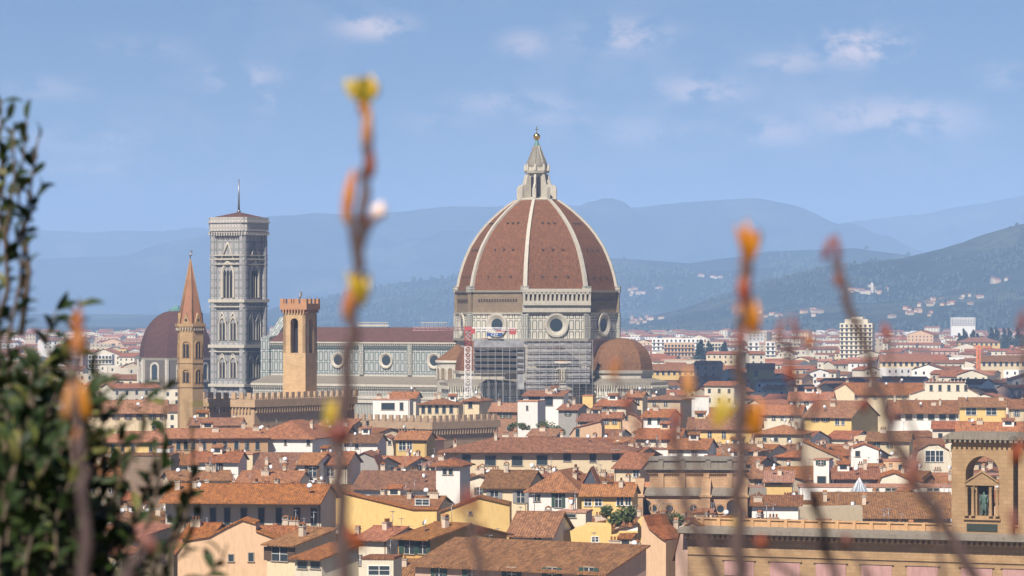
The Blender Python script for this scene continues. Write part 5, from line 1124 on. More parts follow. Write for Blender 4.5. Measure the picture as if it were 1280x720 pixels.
for b, l in bases.items():
    l.sort(key=lambda t: t[0])
    for i, (_, r) in enumerate(l):
        lb = b if len(l) == 1 else OR[min(i, 5)] + ' ' + b
        lb = lb.replace(' roofed house with', ' house with') if len(lb.split()) > 16 else lb
        words = lb.split(); 
        if len(words) > 16: lb = lb.replace('mid-sized ', '').replace(' house with', ' house,'); words = lb.split()
        if len(words) > 16: lb = ' '.join([w for w in words if w not in ('the', 'a', 'little')][:16])
        r['label'] = lb
# the rest of the plain: one mass of tiny roofs
mw, mr, md = MB(), MB(), MB(); wm_ = []
cols_ = ['cream', 'pale', 'white', 'peach', 'beige', 'pink']; rl = ['terracotta', 'red', 'brown', 'salmon']
BIG = MB()
for f in FILLS[NIND:]:
    T = Matrix.Translation(((f['px'] - 640) * f['Y'] / FPX, f['Y'], 0)) @ Matrix.Rotation(-f['th'], 4, 'Z'); w_, d, zE, rise = f['w'], f['d'], f['zE'], f['rise']
    c = cols_.index(f['c']) if f['c'] in cols_ else 1; r = 6 + rl.index(f['r'])
    if f['kind'] == 'gfront': BIG.prism([(-w_ / 2, 0), (-w_ / 2, zE), (0, zE + rise), (w_ / 2, zE), (w_ / 2, 0)], 0, d, 'y', c, T)
    elif f['kind'] == 'flat': BIG.box(-w_ / 2, w_ / 2, 0, d, 0, zE, c, T)
    else: BIG.prism([(0, 0), (0, zE), (d / 2, zE + rise), (d, zE), (d, 0)], -w_ / 2, w_ / 2, 'x', c, T)
    if f['kind'] != 'flat':
        if f['kind'] == 'gfront':
            for s_ in (-1, 1): BIG.mesh([T @ Vector(p) for p in ((s_ * (w_ / 2 + .6), -.6, zE), (0, -.6, zE + rise + .3), (0, d + .6, zE + rise + .3), (s_ * (w_ / 2 + .6), d + .6, zE))], [(0, 1, 2, 3)], r)
        else:
            for y0 in (-.8, d + .8): BIG.mesh([T @ Vector(p) for p in ((-w_ / 2 - .5, y0, zE + .05), (w_ / 2 + .5, y0, zE + .05), (w_ / 2 + .5, d / 2, zE + rise + .3), (-w_ / 2 - .5, d / 2, zE + rise + .3))], [(0, 1, 2, 3)], r)
    n = max(2, int(w_ / 4))
    for row in range(2):
        for i in range(n):
            x = -w_ / 2 + (i + .5) * w_ / n; z = zE - 2.8 - 3.5 * row; BIG.poly([T @ Vector(p) for p in ((x - .6, -.06, z), (x + .6, -.06, z), (x + .6, -.06, z + 1.7), (x - .6, -.06, z + 1.7))], 10)
o = BIG.build('distant_houses', [WALL[c] for c in cols_] + [ROOF[r] for r in rl] + [GLASS])
tag(o, 'countless tiny pale houses with red roofs filling the plain to the hills', 'houses', kind='stuff')

# ---- distant landmarks on the plain
def block(px0, px1, yt, Y, label, mat, floors, cols, th=10, dd=14, name='apartment_block', steps=(), cat='apartment block'):
    s = FPX / Y; a = R(th); wd = (px1 - px0) / s / (math.cos(a)); o = empty(name, at((px0 + px1) / 2, HZ, Y).xy.to_3d(), -a); tag(o, label, cat); zt = zat(yt, Y)
    mb = MB(); mb.box(-wd / 2, wd / 2, 0, dd, 0, zt)
    for (f0, f1, dz) in steps: mb.box(-wd / 2 + wd * f0, -wd / 2 + wd * f1, 1, dd - 1, zt, zt + dz / s)
    mb.build('wall', mat, o); mb = MB()
    for fl in range(floors):
        z = zt - 1.0 - fl * 3.3
        if z < 4: break
        mb.box(-wd / 2 - .2, wd / 2 + .2, -1.0, -.0, z - 2.6, z - 2.4)
    mb.build('balconies', mat, o)
    k = 0
    for fl in range(floors):
        z = zt - 1.0 - fl * 3.3
        if z < 8: break
        for i in range(cols):
            if k >= 96: break
            x = -wd / 2 + (i + .5) * wd / cols; link_copy(window_mesh(1.5, 1.75, 'small'), 'window', o, (x, 0, z - 1.9)); k += 1
    return o
tb = block(1050, 1090, 404, 2900, 'tall white apartment tower rising above the far roofs on the right', WALL['pale'], 9, 7, 12, 16, 'apartment_tower', [(.15, .85, 5), (.35, .7, 8)], 'apartment tower')
block(1189, 1219, 397, 5200, 'long white block at the foot of the right hills', WALL['white'], 3, 9, 4, 30)
block(935, 949, 427, 2900, 'white block with dark bays, left one of a pair beside the thick twig', WALL['white'], 5, 2, 4, 12)
block(957, 969, 427, 2900, 'white block with dark bays, right one of a pair beside the thick twig', WALL['white'], 5, 2, 4, 12)
block(815, 880, 423, 3300, 'wide low white block right of the cathedral dome', WALL['white'], 3, 12, 3, 20)
block(830, 868, 429, 2900, 'wide pinkish block with long balconies right of the cathedral', WALL['peach'], 4, 9, 3, 14)
block(878, 905, 428, 3000, 'pale grey block far right of the cathedral dome', WALL['pale'], 4, 7, 3, 14)
block(142, 158, 437, 2900, 'pale yellow block on the plain left of the maroon dome', WALL['yellow'], 4, 4, 3, 12)
block(110, 140, 443, 2700, 'white block on the plain at far left', WALL['white'], 3, 7, 3, 12)
house(808, 905, 463, 455, 470, Y=2050, th=2, colr='yellow', roof='terracotta', kind='gable', d=18, win=[(px, 466.5, 3, 4, 'small') for px in range(815, 903, 7)], label='long yellow house with dotted windows right of the right tribune dome', clutter=False)
house(934, 968, 461, 454, 472, Y=1980, th=2, colr='yellow', roof='salmon', kind='gable', d=16, win=[(945, 467, 4, 7, 'small')], label='yellow church like house behind the thick budded twig', clutter=False)
house(1100, 1165, 452, 443, 460, Y=2350, th=2, colr='cream', roof='terracotta', kind='gable', d=20, win=[(px, 455, 3, 5, 'small') for px in range(1105, 1163, 7)], label='long cream house with a dotted window row right of the white apartment tower', clutter=False)
house(1225, 1290, 452, 444, 460, Y=2360, th=2, colr='cream', roof='brown', kind='gable', d=20, win=[(px, 455, 3, 5, 'small') for px in range(1230, 1280, 7)], label='long cream house with dotted windows at the far right', clutter=False)
house(1198, 1250, 428, 421, 434, Y=3600, th=2, colr='yellow', roof='terracotta', kind='hip', d=25, win=[(px, 430.5, 2.6, 3, 'small') for px in range(1203, 1248, 6)], label='yellow villa with orange roof below the dark cypresses', clutter=False)
# orange crane mast
oc = empty('orange_crane', at(1223, HZ, 2250).xy.to_3d()); tag(oc, 'orange crane mast between the far roofs on the right', 'crane'); mb = MB(); lattice(mb, (0, 0, 0), (0, 0, zat(432, 2250)), 1.8, 16, .3); mb.build('mast', plain('crane_orange', (.7, .22, .07), .6), oc); mb = MB(); lattice(mb, (-3, 0, zat(434, 2250)), (8, 3, zat(434, 2250)), 1.0, 6, .2); mb.build('jib', plain('crane_orange_jib', (.7, .22, .07), .6), oc)
# water tower left
wt = empty('water_tower', at(62, HZ, 4200).xy.to_3d()); tag(wt, 'small white mushroom water tower on the plain behind the shrub', 'water tower'); mb = MB(); mb.lathe([(1.6, 0), (1.6, zat(433, 4200)), (5, zat(431, 4200)), (5, zat(428, 4200)), (0, zat(427, 4200))], 16); mb.build('shaft', WALL['white'], wt)
# ---------------------------------------------------------------- hillside villages
def on_hill(px, py, lay):
    L_ = LAY[lay]; best = None
    for i in range(200):
        Y = L_['D'] - L_['W'] + i * L_['W'] / 200; x = (px - 640) * Y / FPX; h = hill_h(L_, x, Y)
        pyh = HZ + (EYE - h) * FPX / Y
        if pyh <= py: return Vector((x, Y, max(h, 0)))
    return Vector(((px - 640) * L_['D'] / FPX, L_['D'], zat(py, L_['D'])))
vr = random.Random(9)
VC = [(1082, 365, 22, 4, 11, 'near_hills', 'hilltop village above the white apartment tower'), (1172, 380, 24, 4, 10, 'near_hills', 'villas in the middle of the right hillside'), (1214, 373, 14, 3, 4, 'near_hills', 'villas high on the right hillside'),
      (1240, 352, 18, 3, 5, 'near_hills', 'villas near the right edge on the hillside'), (800, 366, 20, 4, 7, 'middle_hills', 'pale villas on the hill right of the ribbed dome'), (803, 402, 26, 5, 10, 'near_hills', 'houses at the hill foot right of the ribbed dome'),
      (885, 349, 20, 4, 5, 'middle_hills', 'villas on the hill left of the orange budded twig'), (1150, 392, 25, 6, 9, 'near_hills', 'houses at the foot of the right hillside'), (1000, 395, 60, 8, 10, 'near_hills', 'houses at the hill foot above the middle roofs')]
for (cx, cy, rx, ry, n, lay, lab) in VC:
    for i in range(int(n * 1.3)):
        p = on_hill(cx + vr.gauss(0, rx * .7), cy + vr.gauss(0, ry * .6), lay); wd = vr.uniform(5, 11) * p.y / 7000; hh = vr.uniform(3, 5.2) * p.y / 7000; d = 12
        o = empty('villa', p, R(vr.uniform(-30, 30))); tag(o, 'tiny pale villa among ' + lab, 'villa', lab)
        mb = MB(); mb.box(-wd / 2, wd / 2, 0, d, -12, hh); mb.build('wall', WALL[vr.choice(['pale', 'beige', 'cream', 'peach'])], o)
        mb = MB(); mb.prism([(-.6, hh + .02), (d / 2, hh + 2.2), (d + .6, hh + .02)], -wd / 2 - .5, wd / 2 + .5); mb.build('roof', ROOF[vr.choice(['terracotta', 'salmon', 'brown'])], o)
p = on_hill(1090, 364, 'near_hills'); o = empty('village_tower', p); tag(o, 'small church tower of the hilltop village above the white apartment tower', 'tower'); mb = MB(); mb.box(-2.5, 2.5, -2.5, 2.5, -10, 14); mb.mesh([(-2.5, -2.5, 14), (2.5, -2.5, 14), (2.5, 2.5, 14), (-2.5, 2.5, 14), (0, 0, 18)], [(0, 1, 4), (1, 2, 4), (2, 3, 4), (3, 0, 4)]); mb.build('wall', WALL['pale'], o)

# ---------------------------------------------------------------- trees in the city
def leafmat(name, c1, c2, trans=.15):
    m, t, b = base_mat(name); r = ntex(t, 9, 2); 
    o = mix(t, ramp(t, r, .35, .65), c1, c2); t.links.new(o, b.inputs['Base Color']); b.inputs['Roughness'].default_value = .5
    return m
LEAF_C = leafmat('cypress_foliage', (.012, .028, .018), (.035, .06, .03)); LEAF_T = leafmat('terrace_foliage', (.03, .06, .015), (.11, .13, .03)); BARK = plain('bark', (.10, .07, .05), .9, 0, 6)
def leaf_cloud(mb, c, r, n, size, rg, m=0, shape=None):
    for i in range(n):
        while True:
            d = Vector((rg.uniform(-1, 1), rg.uniform(-1, 1), rg.uniform(-1, 1)))
            if d.length <= 1: break
        if shape: d = shape(d)
        p = Vector((c[0] + d.x * r[0], c[1] + d.y * r[1], c[2] + d.z * r[2])); s = size * rg.uniform(.6, 1.3)
        a = Vector((rg.gauss(0, 1), rg.gauss(0, 1), rg.gauss(0, 1))).normalized(); b = a.orthogonal().normalized()
        mb.poly([p - a * s, p + b * s * .45, p + a * s, p - b * s * .45], m)
tg = random.Random(4)
protos = []
for v in range(3):
    f = MB(); h = 15 + v * 2
    for k in range(14):
        t = k / 13; rr = (2.6 if v < 2 else 4.2) * (math.sin(math.pi * min(1, (t * .93 + .07))) ** .6) * (1 - .35 * t)
        leaf_cloud(f, (tg.uniform(-.4, .4), tg.uniform(-.4, .4), 2 + t * h), (rr, rr, h / 12), 70, .8, tg)
    ob = f.build('crown', LEAF_C); protos.append((ob.data, h)); bpy.data.objects.remove(ob)
tmb = MB(); tmb.tube([(0, 0, 0), (0, 0, 6), (.1, 0, 12)], [.45, .3, .1], 6); _t = tmb.build('trunk', BARK); TR = _t.data; bpy.data.objects.remove(_t)
CP = [(px, Y) for px, Y in [(1193, 3700), (1199, 3720), (1205, 3700), (1216, 3750), (1222, 3800), (1228, 3760), (1234, 3900), (1239, 3760), (1245, 3800), (1250, 3740), (1255, 3850), (1261, 3760), (1267, 3800), (1272, 3740), (1278, 3780), (1284, 3740), (1231, 3700), (1257, 3700), (875, 2800), (878, 2820), (886, 3000), (905, 2900)]]
for i, (px, Y) in enumerate(CP):
    o = empty('cypress', ((px - 640) * Y / FPX, Y, 0)); me, h = protos[i % 3]; k = tg.uniform(1.1, 1.9); o.scale = (k * 1.2, k * 1.2, k)
    tag(o, 'dark cypress in the dense row behind the yellow villa, right edge' if px > 1000 else 'dark tree between pale blocks right of the ribbed dome', 'tree', 'dark cypresses on the right' if px > 1000 else 'dark trees on the plain')
    link_copy(me, 'crown', o); link_copy(TR, 'trunk', o)
LEAF_C2 = LEAF_C
# scattered trees and hedgerows over the nearer slopes
wg = random.Random(31); wm = MB()
ICO = [(0, 0, 1), (.89, 0, .45), (.28, .85, .45), (-.72, .53, .45), (-.72, -.53, .45), (.28, -.85, .45), (.72, .53, -.45), (-.28, .85, -.45), (-.89, 0, -.45), (-.28, -.85, -.45), (.72, -.53, -.45)]
ICF = [(0, 1, 2), (0, 2, 3), (0, 3, 4), (0, 4, 5), (0, 5, 1), (1, 6, 2), (2, 7, 3), (3, 8, 4), (4, 9, 5), (5, 10, 1), (2, 6, 7), (3, 7, 8), (4, 8, 9), (5, 9, 10), (1, 10, 6)]
for lay, n, r0, r1 in (('near_hills', 9000, 2.2, 5.2), ('middle_hills', 4500, 4, 9)):
    L_ = LAY[lay]; k = 0
    while k < n:
        t = -wg.random() ** .8; y = L_['D'] + L_['W'] * t; x = (wg.uniform(380, 1340) - 640) / FPX * y
        if mnoise.fractal(Vector((x / 260, y / 420, 7)), 1.0, 2.0, 4) < wg.uniform(-.05, .25): k += .34; continue
        h = hill_h(L_, x, y)
        if h < 2: k += .3; continue
        qx, qy = 640 + FPX * x / y, HZ + (EYE - h) * FPX / y
        if any(abs(qx - v[0]) < v[2] * .9 and -4 < qy - v[1] < 7 and wg.random() < .85 for v in VC): k += .3; continue
        r = wg.uniform(r0, r1); e = wg.uniform(.8, 1.7); wm.mesh([(x + a * r * wg.uniform(.7, 1.2), y + b * r, h + r * e * .6 + c * r * e) for a, b, c in ICO], ICF, 0, False); k += 1
tag(wm.build('hillside_woods', LEAF_C2), 'dark woods and hedgerows scattered over the nearer hill slopes', 'woods', kind='stuff')

def terrace_tree(px, py, Y, rx, rz, label, n=420):
    c = at(px, py, Y); o = empty('terrace_plant', (c.x, c.y, c.z - rz)); tag(o, label, 'plant', 'plants on roof terraces')
    mb = MB()
    for k in range(6): leaf_cloud(mb, (tg.uniform(-.7, .7) * rx, tg.uniform(-.4, .4) * rx, rz * .7 + tg.uniform(-.7, .5) * rz), (rx * .7, rx * .6, rz * .7), n // 6, .32, tg)
    mb.build('foliage', LEAF_T, o); mb = MB(); mb.tube([(0, 0, -.6), (.1, 0, rz)], [.15, .08], 6); mb.build('stem', BARK, o)
    mb = MB(); mb.lathe([(.45, -.5), (.6, .35), (.5, .35)], 10); mb.build('pot', ROOF['terracotta'], o)
for a in [(768, 645, 596, 1.1, 1.2, 'olive green bushy plant between the two square parapet posts, left one'), (778, 640, 600, 1.5, 1.7, 'tall olive green bush on the terrace between the square posts'), (788, 642, 597, 1.2, 1.6, 'leafy terrace bush just left of the right parapet post'), (757, 636, 640, 1.1, .9, 'dark round bush above the white satellite dish'),
          (812, 650, 620, 1.3, .8, 'green bush in front of the sandstone church, left end'), (828, 647, 620, 1.8, 1.1, 'bright green bush in front of the sandstone church, middle'), (845, 646, 620, 1.4, 1.2, 'green bush in front of the sandstone church, right end'),
          (640, 531, 1120, 1.5, 1.2, 'low bush at the left foot of the plain white block'), (655, 530, 1118, 1.7, 1.1, 'low bush below the plain white block'), (678, 529, 1105, 1.8, 1.5, 'bush right of the plain white block'), (688, 534, 1100, 2.6, 2.4, 'largest olive green bush on the roof terrace below the scaffolding'), (699, 534, 1102, 1.5, 1.6, 'bush at the right end of the roof terrace below the scaffolding'),
          (196, 532, 1040, 1.3, 1.6, 'small dark tree at the foot of the spired brick tower'), (280, 528, 1000, 1.4, 1.2, 'shrub before the battlements left of the crenellated tower')]:
    terrace_tree(*a)

# ---------------------------------------------------------------- foreground: leafy shrub and budding twigs
LEAF_S = leafmat('shrub_leaf', (.009, .022, .006), (.028, .048, .010)); LEAF_S.node_tree.nodes['Principled BSDF'].inputs['Roughness'].default_value = .55; LEAF_S.node_tree.nodes['Principled BSDF'].inputs['Specular IOR Level'].default_value = .25
LEAF_Y = leafmat('shrub_young_leaf', (.09, .11, .022), (.14, .13, .035))
STEMM = plain('twig_bark', (.11, .07, .065), .7, 0, 60); STEMS = plain('shrub_bark', (.14, .10, .07), .8, 0, 60)
fg = random.Random(17)
def add_leaf(mb, p, d, up, ln, wd, m):
    d = d.normalized(); s = d.cross(up)
    if s.length < .01: s = d.orthogonal()
    s.normalize(); n = s.cross(d).normalized(); V = []
    for t, w_, z in ((0, .08, 0), (.25, .8, .06), (.55, 1, .08), (.8, .62, .02), (1, .02, -.08)):
        c = p + d * ln * t + n * ln * z; V += [c - s * wd / 2 * w_ + n * wd * .18 * w_, c, c + s * wd / 2 * w_ + n * wd * .18 * w_]
    mb.mesh(V, [(3 * i, 3 * i + 1, 3 * i + 4, 3 * i + 3) for i in range(4)] + [(3 * i + 1, 3 * i + 2, 3 * i + 5, 3 * i + 4) for i in range(4)], m, True)
YS0 = 5.5
SK = 1.28
base = Vector(((60 - 640) / FPX * YS0, YS0, 53.35))
shrub = empty('leafy_shrub', base); tag(shrub, 'dark green leafy evergreen shrub filling the lower left corner, out of focus', 'shrub')
lm, bm_ = MB(), MB()
def P3(px, py, Y): return at(px, py, Y) - base
def branch(pts, Y, dens=1.0, leaf=.031, start=0, root=True):
    Y = Y * SK; leaf = leaf * SK; dy = fg.uniform(-.1, .1); P = [P3(px, py, Y + dy * i / len(pts)) for i, (px, py) in enumerate(pts)]
    if root: P = [Vector((fg.uniform(-.05, .05), fg.uniform(-.05, .05), 0)), Vector((P[0].x * .55, P[0].y * .6, P[0].z * .6))] + P
    n = len(P); bm_.tube(P, [.005 - .0038 * i / (n - 1) for i in range(n)], 5)
    for i in range(2 if root else 0, n - 1):
        a, b = P[i], P[i + 1]; L_ = (b - a).length; k = max(1, int(L_ / .011 * dens))
        for j in range(k):
            if fg.random() < .12: continue
            q = a.lerp(b, (j + fg.random()) / k); t = (b - a).normalized(); r = Vector((fg.gauss(0, 1), fg.gauss(0, 1), fg.gauss(0, .5))).normalized()
            d = (t * fg.uniform(.3, 1.1) + r * .9); last = i == n - 2
            add_leaf(lm, q, d, Vector((fg.gauss(0, .5), fg.gauss(0, .5) - .3, 1)), leaf * fg.uniform(.7, 1.2), leaf * fg.uniform(.32, .46), 1 if fg.random() < (.06 if not last else .25) else 0)
for k in range(3): add_leaf(lm, P3(10, 150, YS0), Vector((.3, 0, 1)), Vector((0, -1, 0)), .03, .012, 0)
# named sprigs
branch([(15, 730), (5, 600), (12, 480), (10, 420), (24, 360), (30, 300), (22, 240), (30, 190), (34, 150)], 4.4, 1.2, .027)
branch([(-10, 600), (0, 450), (-6, 330), (4, 250), (0, 180), (2, 125)], 4.5, 1.3, .028)
branch([(22, 300), (40, 262), (52, 232)], 4.4, 1.6, .024, root=False)
branch([(14, 320), (4, 290), (-4, 240)], 4.4, 1.8, .026, root=False)
branch([(80, 730), (88, 560), (84, 470), (92, 420), (100, 372)], 4.2, 1.4, .026)
branch([(60, 720), (66, 560), (64, 470), (58, 420), (72, 385)], 4.3, 1.4, .028)
branch([(160, 730), (195, 620), (206, 540), (204, 470)], 4.1, .8, .028)
branch([(200, 730), (235, 640), (242, 560), (232, 500)], 4.2, .35, .027)
branch([(110, 700), (150, 600), (180, 540), (184, 490)], 4.2, .8, .027)
branch([(120, 720), (130, 560), (124, 480), (118, 440)], 4.4, 1.0, .028)
branch([(210, 740), (260, 720), (278, 700), (284, 680)], 4.1, .8, .028)
branch([(190, 730), (230, 690), (252, 640)], 4.1, 1.0, .028)
branch([(150, 740), (215, 680), (240, 610), (244, 600)], 4.2, .6, .028)
branch([(26, 420), (36, 340), (30, 290), (40, 220), (48, 170)], 4.4, .9, .025, root=False)
branch([(-8, 420), (10, 360), (6, 300), (18, 220), (16, 160)], 4.4, .9, .025, root=False)
branch([(150, 740), (165, 660), (190, 600), (196, 560)], 4.2, .9, .027)
branch([(170, 750), (205, 690), (222, 650), (228, 610)], 4.15, .9, .027)
branch([(120, 740), (150, 650), (152, 570), (146, 510)], 4.3, 1.0, .028)
for i in range(56):
    x0 = fg.uniform(-25, 200) if i % 6 == 0 else fg.uniform(-25, 95); top = 430 + max(0, x0 - 20) * fg.uniform(.55, 1.25) + fg.uniform(0, 150)
    top = min(top, 690); lean = fg.uniform(-12, 26); n = 4
    cv = fg.uniform(-30, 45)
    branch([(x0 + lean * j / n + cv * (j / n) ** 2 + fg.uniform(-9, 9), 740 + (top - 740) * j / n) for j in range(n + 1)], fg.uniform(3.95, 4.75), fg.uniform(1.0, 1.5), .034)
for i in range(80):
    x0 = fg.uniform(-25, 92); top = 520 + max(0, x0) * .7 + fg.uniform(-20, 120)
    branch([(x0 + fg.uniform(-14, 14) * j, 760 + (top - 760) * j / 3) for j in range(4)], fg.uniform(4.5, 5.0), 1.7, .036)
lm.build('foliage', [LEAF_S, LEAF_Y], shrub); bm_.build('branches', STEMS, shrub)

BUDM = {}
def budmat(k, c1, c2):
    m, t, b = base_mat('bud_' + k); t.links.new(mix(t, ramp(t, ntex(t, 120, 2), .35, .65), c1, c2), b.inputs['Base Color']); b.inputs['Roughness'].default_value = .5; BUDM[k] = m
budmat('yellow', (.55, .34, .015), (.24, .20, .02)); budmat('gold', (.58, .23, .015), (.45, .13, .012)); budmat('orange', (.40, .12, .03), (.32, .14, .04)); budmat('red', (.25, .035, .015), (.30, .09, .025)); budmat('dark', (.16, .04, .035), (.24, .07, .05)); budmat('rose', (.24, .10, .075), (.18, .06, .045)); budmat('highlight_ball', (.9, .72, .62), (.9, .62, .52)); budmat('peach', (.50, .26, .10), (.40, .16, .05))
def twig(pts, Y, r, label, buds, name='budding_twig', stemmat=STEMM, groundx=None, side=()):
    r *= 1.15
    k = Y / FPX; b0 = at(pts[0][0], HZ, Y); gx = b0.x if groundx is None else groundx
    o = empty(name, (gx, Y, 53.35)); tag(o, label, 'twig', 'budding twigs in front of the view'); O = Vector((gx, Y, 53.35))
    P = [Vector((0, 0, -.02)), Vector(((b0.x - gx) * .5, 0, .8))] + [at(px, py, Y) - O for px, py in pts]
    n = len(P); rr = [r * 1.5, r * 1.3] + [r * (1.1 - .45 * i / (n - 3)) for i in range(n - 2)]
    # knots along the stem
    Q, RR = [], []
    for i in range(n - 1):
        for j in range(4): t = j / 4; Q.append(P[i].lerp(P[i + 1], t)); RR.append((rr[i] + (rr[i + 1] - rr[i]) * t) * (1.18 if (j == 2 and i > 1) else 1))
    Q = [q + Vector((fg.gauss(0, r * .35), fg.gauss(0, r * .35), 0)) if j > 6 else q for j, q in enumerate(Q)]
    Q.append(P[-1]); RR.append(rr[-1]); mb = MB(); mb.tube(Q, RR, 8); st_ = mb.build('stem', stemmat, o)
    for sp in side:
        mb = MB(); S = [at(px, py, Y) - O for px, py in sp]; mb.tube(S, [r * .7 - r * .2 * i / len(S) for i in range(len(S))], 6); mb.build('side_shoot', stemmat, o)
    for (px, py, w_, h_, kind, ang) in buds:
        c = at(px, py, Y) - O; mb = MB(); el = 1.18 if kind not in ('highlight_ball',) and h_ > w_ else 1; H_ = h_ * k * el; W_ = w_ * k / el; ca = Matrix.Rotation(R(-ang), 3, 'Y')
        if kind in ('yellow', 'gold') and w_ > 23:
            nn = 5 if w_ > 32 else 3
            for i in range(nn):      # opening leaflets
                an = R((i - (nn - 1) / 2) * ((92 if w_ > 30 and kind == 'yellow' else 48) / nn)); d = ca @ Vector((math.sin(an), fg.uniform(-.5, .5), math.cos(an))); p0 = c - ca @ Vector((0, 0, H_ * .5))
                add_leaf(mb, p0, d, Vector((0, -1, .3)), H_ * fg.uniform(.85, 1.1), W_ * .5, 0); add_leaf(mb, p0, d + Vector((.1, .1, 0)), Vector((0, 1, .3)), H_ * fg.uniform(.8, 1.0), W_ * .5, 0)
            mb.blob(c - ca @ Vector((0, 0, H_ * .2)), (W_ * .28, W_ * .26, H_ * .36), px, 0, 6, .2, ca.to_4x4())
        else:
            mb.blob(c, (W_ / 2, W_ / 2.2, H_ / 2), px, 0, 8, .35, ca.to_4x4()); mb.blob(c + ca @ Vector((W_ * .12, 0, H_ * .3)), (W_ * .28, W_ * .28, H_ * .32), px + 3, 0, 6, .2, ca.to_4x4())
        mb.build('bud' if kind not in ('highlight_ball',) else 'highlight_ball', BUDM[kind], o)  # the pale round ball stands in for a blurred highlight on the twig
    return o
twig([(430, 730), (424, 620), (424, 560), (432, 470), (441, 400), (447, 330), (452, 275), (458, 220), (458, 150), (454, 118)], 2.6, .0038, 'tallest twig, left of centre, with yellow tip and orange buds before the dome',
     [(453, 110, 40, 36, 'yellow', 0), (455, 130, 16, 26, 'gold', 0), (459, 165, 17, 44, 'peach', -3), (463, 203, 15, 34, 'red', 3), (436, 248, 18, 52, 'gold', -8), (474, 264, 19, 19, 'highlight_ball', 0), (460, 276, 12, 14, 'dark', 30), (449, 357, 28, 40, 'yellow', 10), (438, 378, 22, 40, 'orange', -12), (415, 515, 24, 34, 'yellow', -20), (424, 541, 26, 26, 'dark', 0), (441, 672, 18, 34, 'red', 40)], side=[[(447, 330), (440, 285), (436, 262)], [(451, 300), (462, 280), (474, 268)], [(426, 700), (434, 684), (444, 668)], [(425, 560), (418, 535), (414, 518)]])
twig([(926, 730), (923, 640), (925, 560), (926, 480), (928, 420), (931, 360), (934, 300)], 2.6, .0042, 'thick straight twig right of the dome with orange and yellow buds',
     [(935, 303, 30, 44, 'gold', 5), (933, 330, 19, 34, 'orange', 2), (930, 362, 21, 38, 'red', 0), (937, 396, 24, 44, 'gold', 16), (926, 428, 19, 28, 'dark', 0), (903, 512, 24, 38, 'yellow', -22), (940, 522, 26, 44, 'gold', 14), (923, 662, 20, 40, 'yellow', 0)])
twig([(1222, 730), (1185, 665), (1145, 608), (1118, 545), (1100, 490), (1082, 432), (1066, 392), (1052, 350), (1042, 322)], 2.75, .0036, 'leaning twig on the right with a small forked tip',
     [(1034, 312, 11, 27, 'dark', -16), (1047, 311, 10, 27, 'dark', 8), (1048, 347, 11, 22, 'red', -10), (1080, 506, 15, 16, 'dark', 0), (1118, 520, 12, 18, 'rose', 0), (1140, 592, 22, 34, 'rose', -10)], side=[[(1095, 470), (1086, 490), (1080, 505)]])
twig([(1045, 730), (1028, 660), (1008, 600), (998, 540), (990, 480), (986, 440)], 2.75, .0026, 'thin twig with forked rosy tip between the two taller right twigs',
     [(974, 414, 11, 26, 'rose', -14), (994, 412, 11, 26, 'rose', 14), (1011, 427, 14, 16, 'orange', 10), (988, 466, 13, 22, 'red', 0), (1020, 506, 11, 18, 'dark', 10), (1020, 628, 14, 16, 'rose', 0)], side=[[(986, 445), (978, 428), (974, 416)], [(987, 445), (992, 428), (995, 414)], [(1002, 540), (1014, 520), (1020, 508)]])
twig([(905, 740), (868, 660), (850, 600), (845, 560), (844, 530)], 2.7, .0028, 'short twig with single red bud left of the thick straight twig', [(845, 524, 13, 24, 'red', 0), (836, 545, 10, 14, 'dark', 0)])
twig([(870, 750), (850, 690), (815, 590), (796, 540), (782, 500), (770, 472)], 2.7, .0013, 'fine pale twig with a small orange bud before the right tribune dome', [(768, 464, 11, 22, 'orange', -12), (785, 505, 12, 16, 'dark', 10), (800, 530, 10, 12, 'rose', 0)])
twig([(895, 740), (880, 640), (868, 560), (861, 505)], 2.65, .0014, 'fine twig with one pale orange bud right of the tribune dome', [(861, 482, 22, 30, 'peach', 8)])
twig([(604, 740), (594, 690), (585, 640)], 2.6, .0028, 'low twig at bottom centre with two small dark red buds', [(579, 628, 12, 28, 'dark', -16), (592, 627, 12, 28, 'dark', 14), (602, 660, 10, 14, 'rose', 0)])
twig([(104, 730), (106, 650), (101, 590), (98, 520), (97, 450), (97, 400)], 2.7, .0036, 'upright twig at left in front of the leafy shrub with orange buds', [(98, 432, 26, 30, 'orange', 0), (97, 405, 17, 30, 'orange', 0), (87, 500, 20, 42, 'peach', -12), (104, 500, 18, 42, 'gold', 12), (98, 548, 15, 26, 'orange', 0)])
twig([(140, 740), (165, 705), (185, 680)], 2.7, .0036, 'short slanting twig in the shrub at lower left with a rosy tip', [(186, 678, 20, 30, 'rose', 42), (46, 668, 14, 18, 'red', 0)][:1])
twig([(1010, 735), (985, 715), (958, 695), (946, 680)], 2.8, .002, 'slanting low twig with a red bud over the library cornice', [(951, 678, 15, 14, 'red', -30), (1058, 678, 17, 13, 'rose', 90)][:1])
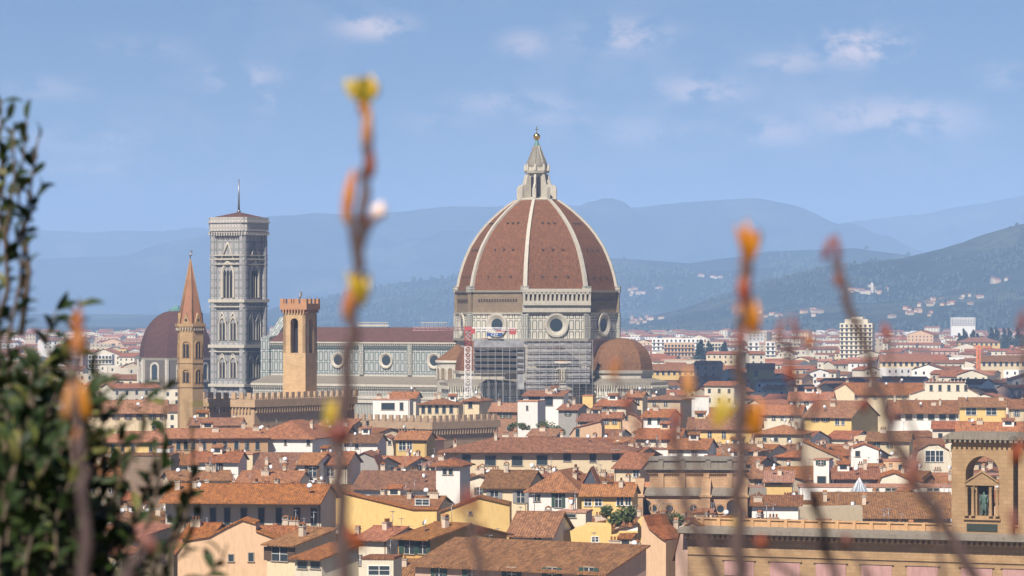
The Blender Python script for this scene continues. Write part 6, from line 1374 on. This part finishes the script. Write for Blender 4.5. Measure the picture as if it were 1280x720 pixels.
twig([(1310, 740), (1295, 600), (1284, 480), (1280, 420)], 2.8, .002, 'twig at the right edge of the photo with small dark red buds', [(1277, 404, 12, 24, 'dark', -8), (1272, 566, 16, 24, 'red', -20), (1267, 655, 14, 30, 'rose', 10)], side=[[(1287, 520), (1278, 545), (1273, 562)]])
twig([(1180, 740), (1160, 600), (1130, 500), (1112, 450), (1108, 425)], 2.85, .0014, 'fine twig with one red bud right of the white apartment tower', [(1108, 416, 13, 17, 'red', 20)])
twig([(1090, 740), (1075, 700), (1060, 684)], 2.8, .002, 'low twig with a rosy bud in front of the pinkish library panels', [(1057, 676, 17, 14, 'rose', 60)])

# ---------------------------------------------------------------- clouds high overhead (they shade part of the plain)
CM = plain('cloud_white', (.9, .9, .9), 1)
def cloud(tx, ty, rx, ry, alt, seed, label):
    c = Vector((tx, ty, 0)) + sdir * (alt / sdir.z); mb = MB(); g = random.Random(seed)
    for i in range(26):
        u, v = g.uniform(-1, 1), g.uniform(-1, 1)
        if u * u + v * v > 1: continue
        mb.blob((u * rx, v * ry, g.uniform(0, 30)), (rx * g.uniform(.22, .36), ry * g.uniform(.3, .5), 45), i + seed, 0, 8, .5)
    o = mb.build('cloud', CM); o.location = c; tag(o, label, 'cloud', kind='structure')
CLOUDS = [(150, 1850, 330, 160, 1500, 3, 'fair weather cloud high over the plain, right of the dome')]
for c in CLOUDS: cloud(*c)

# ---------------------------------------------------------------- haze
zt = 830
mb = MB(); mb.box(-HAZE_X - 60, HAZE_X + 60, YB - 60, YF + 100, -4.5, zt); hz = mb.build('haze', bpy.data.materials.new('haze_air')); tag(hz, 'thin blue haze over the plain', 'haze', kind='stuff')
m = hz.data.materials[0]; m.use_nodes = True; t = m.node_tree; t.nodes.clear(); out = t.nodes.new('ShaderNodeOutputMaterial'); pv = t.nodes.new('ShaderNodeVolumePrincipled')
pv.inputs['Color'].default_value = (.40, .62, 1.0, 1); pv.inputs['Density'].default_value = 7.5e-5; pv.inputs['Anisotropy'].default_value = -0.35
t.links.new(pv.outputs[0], out.inputs['Volume'])
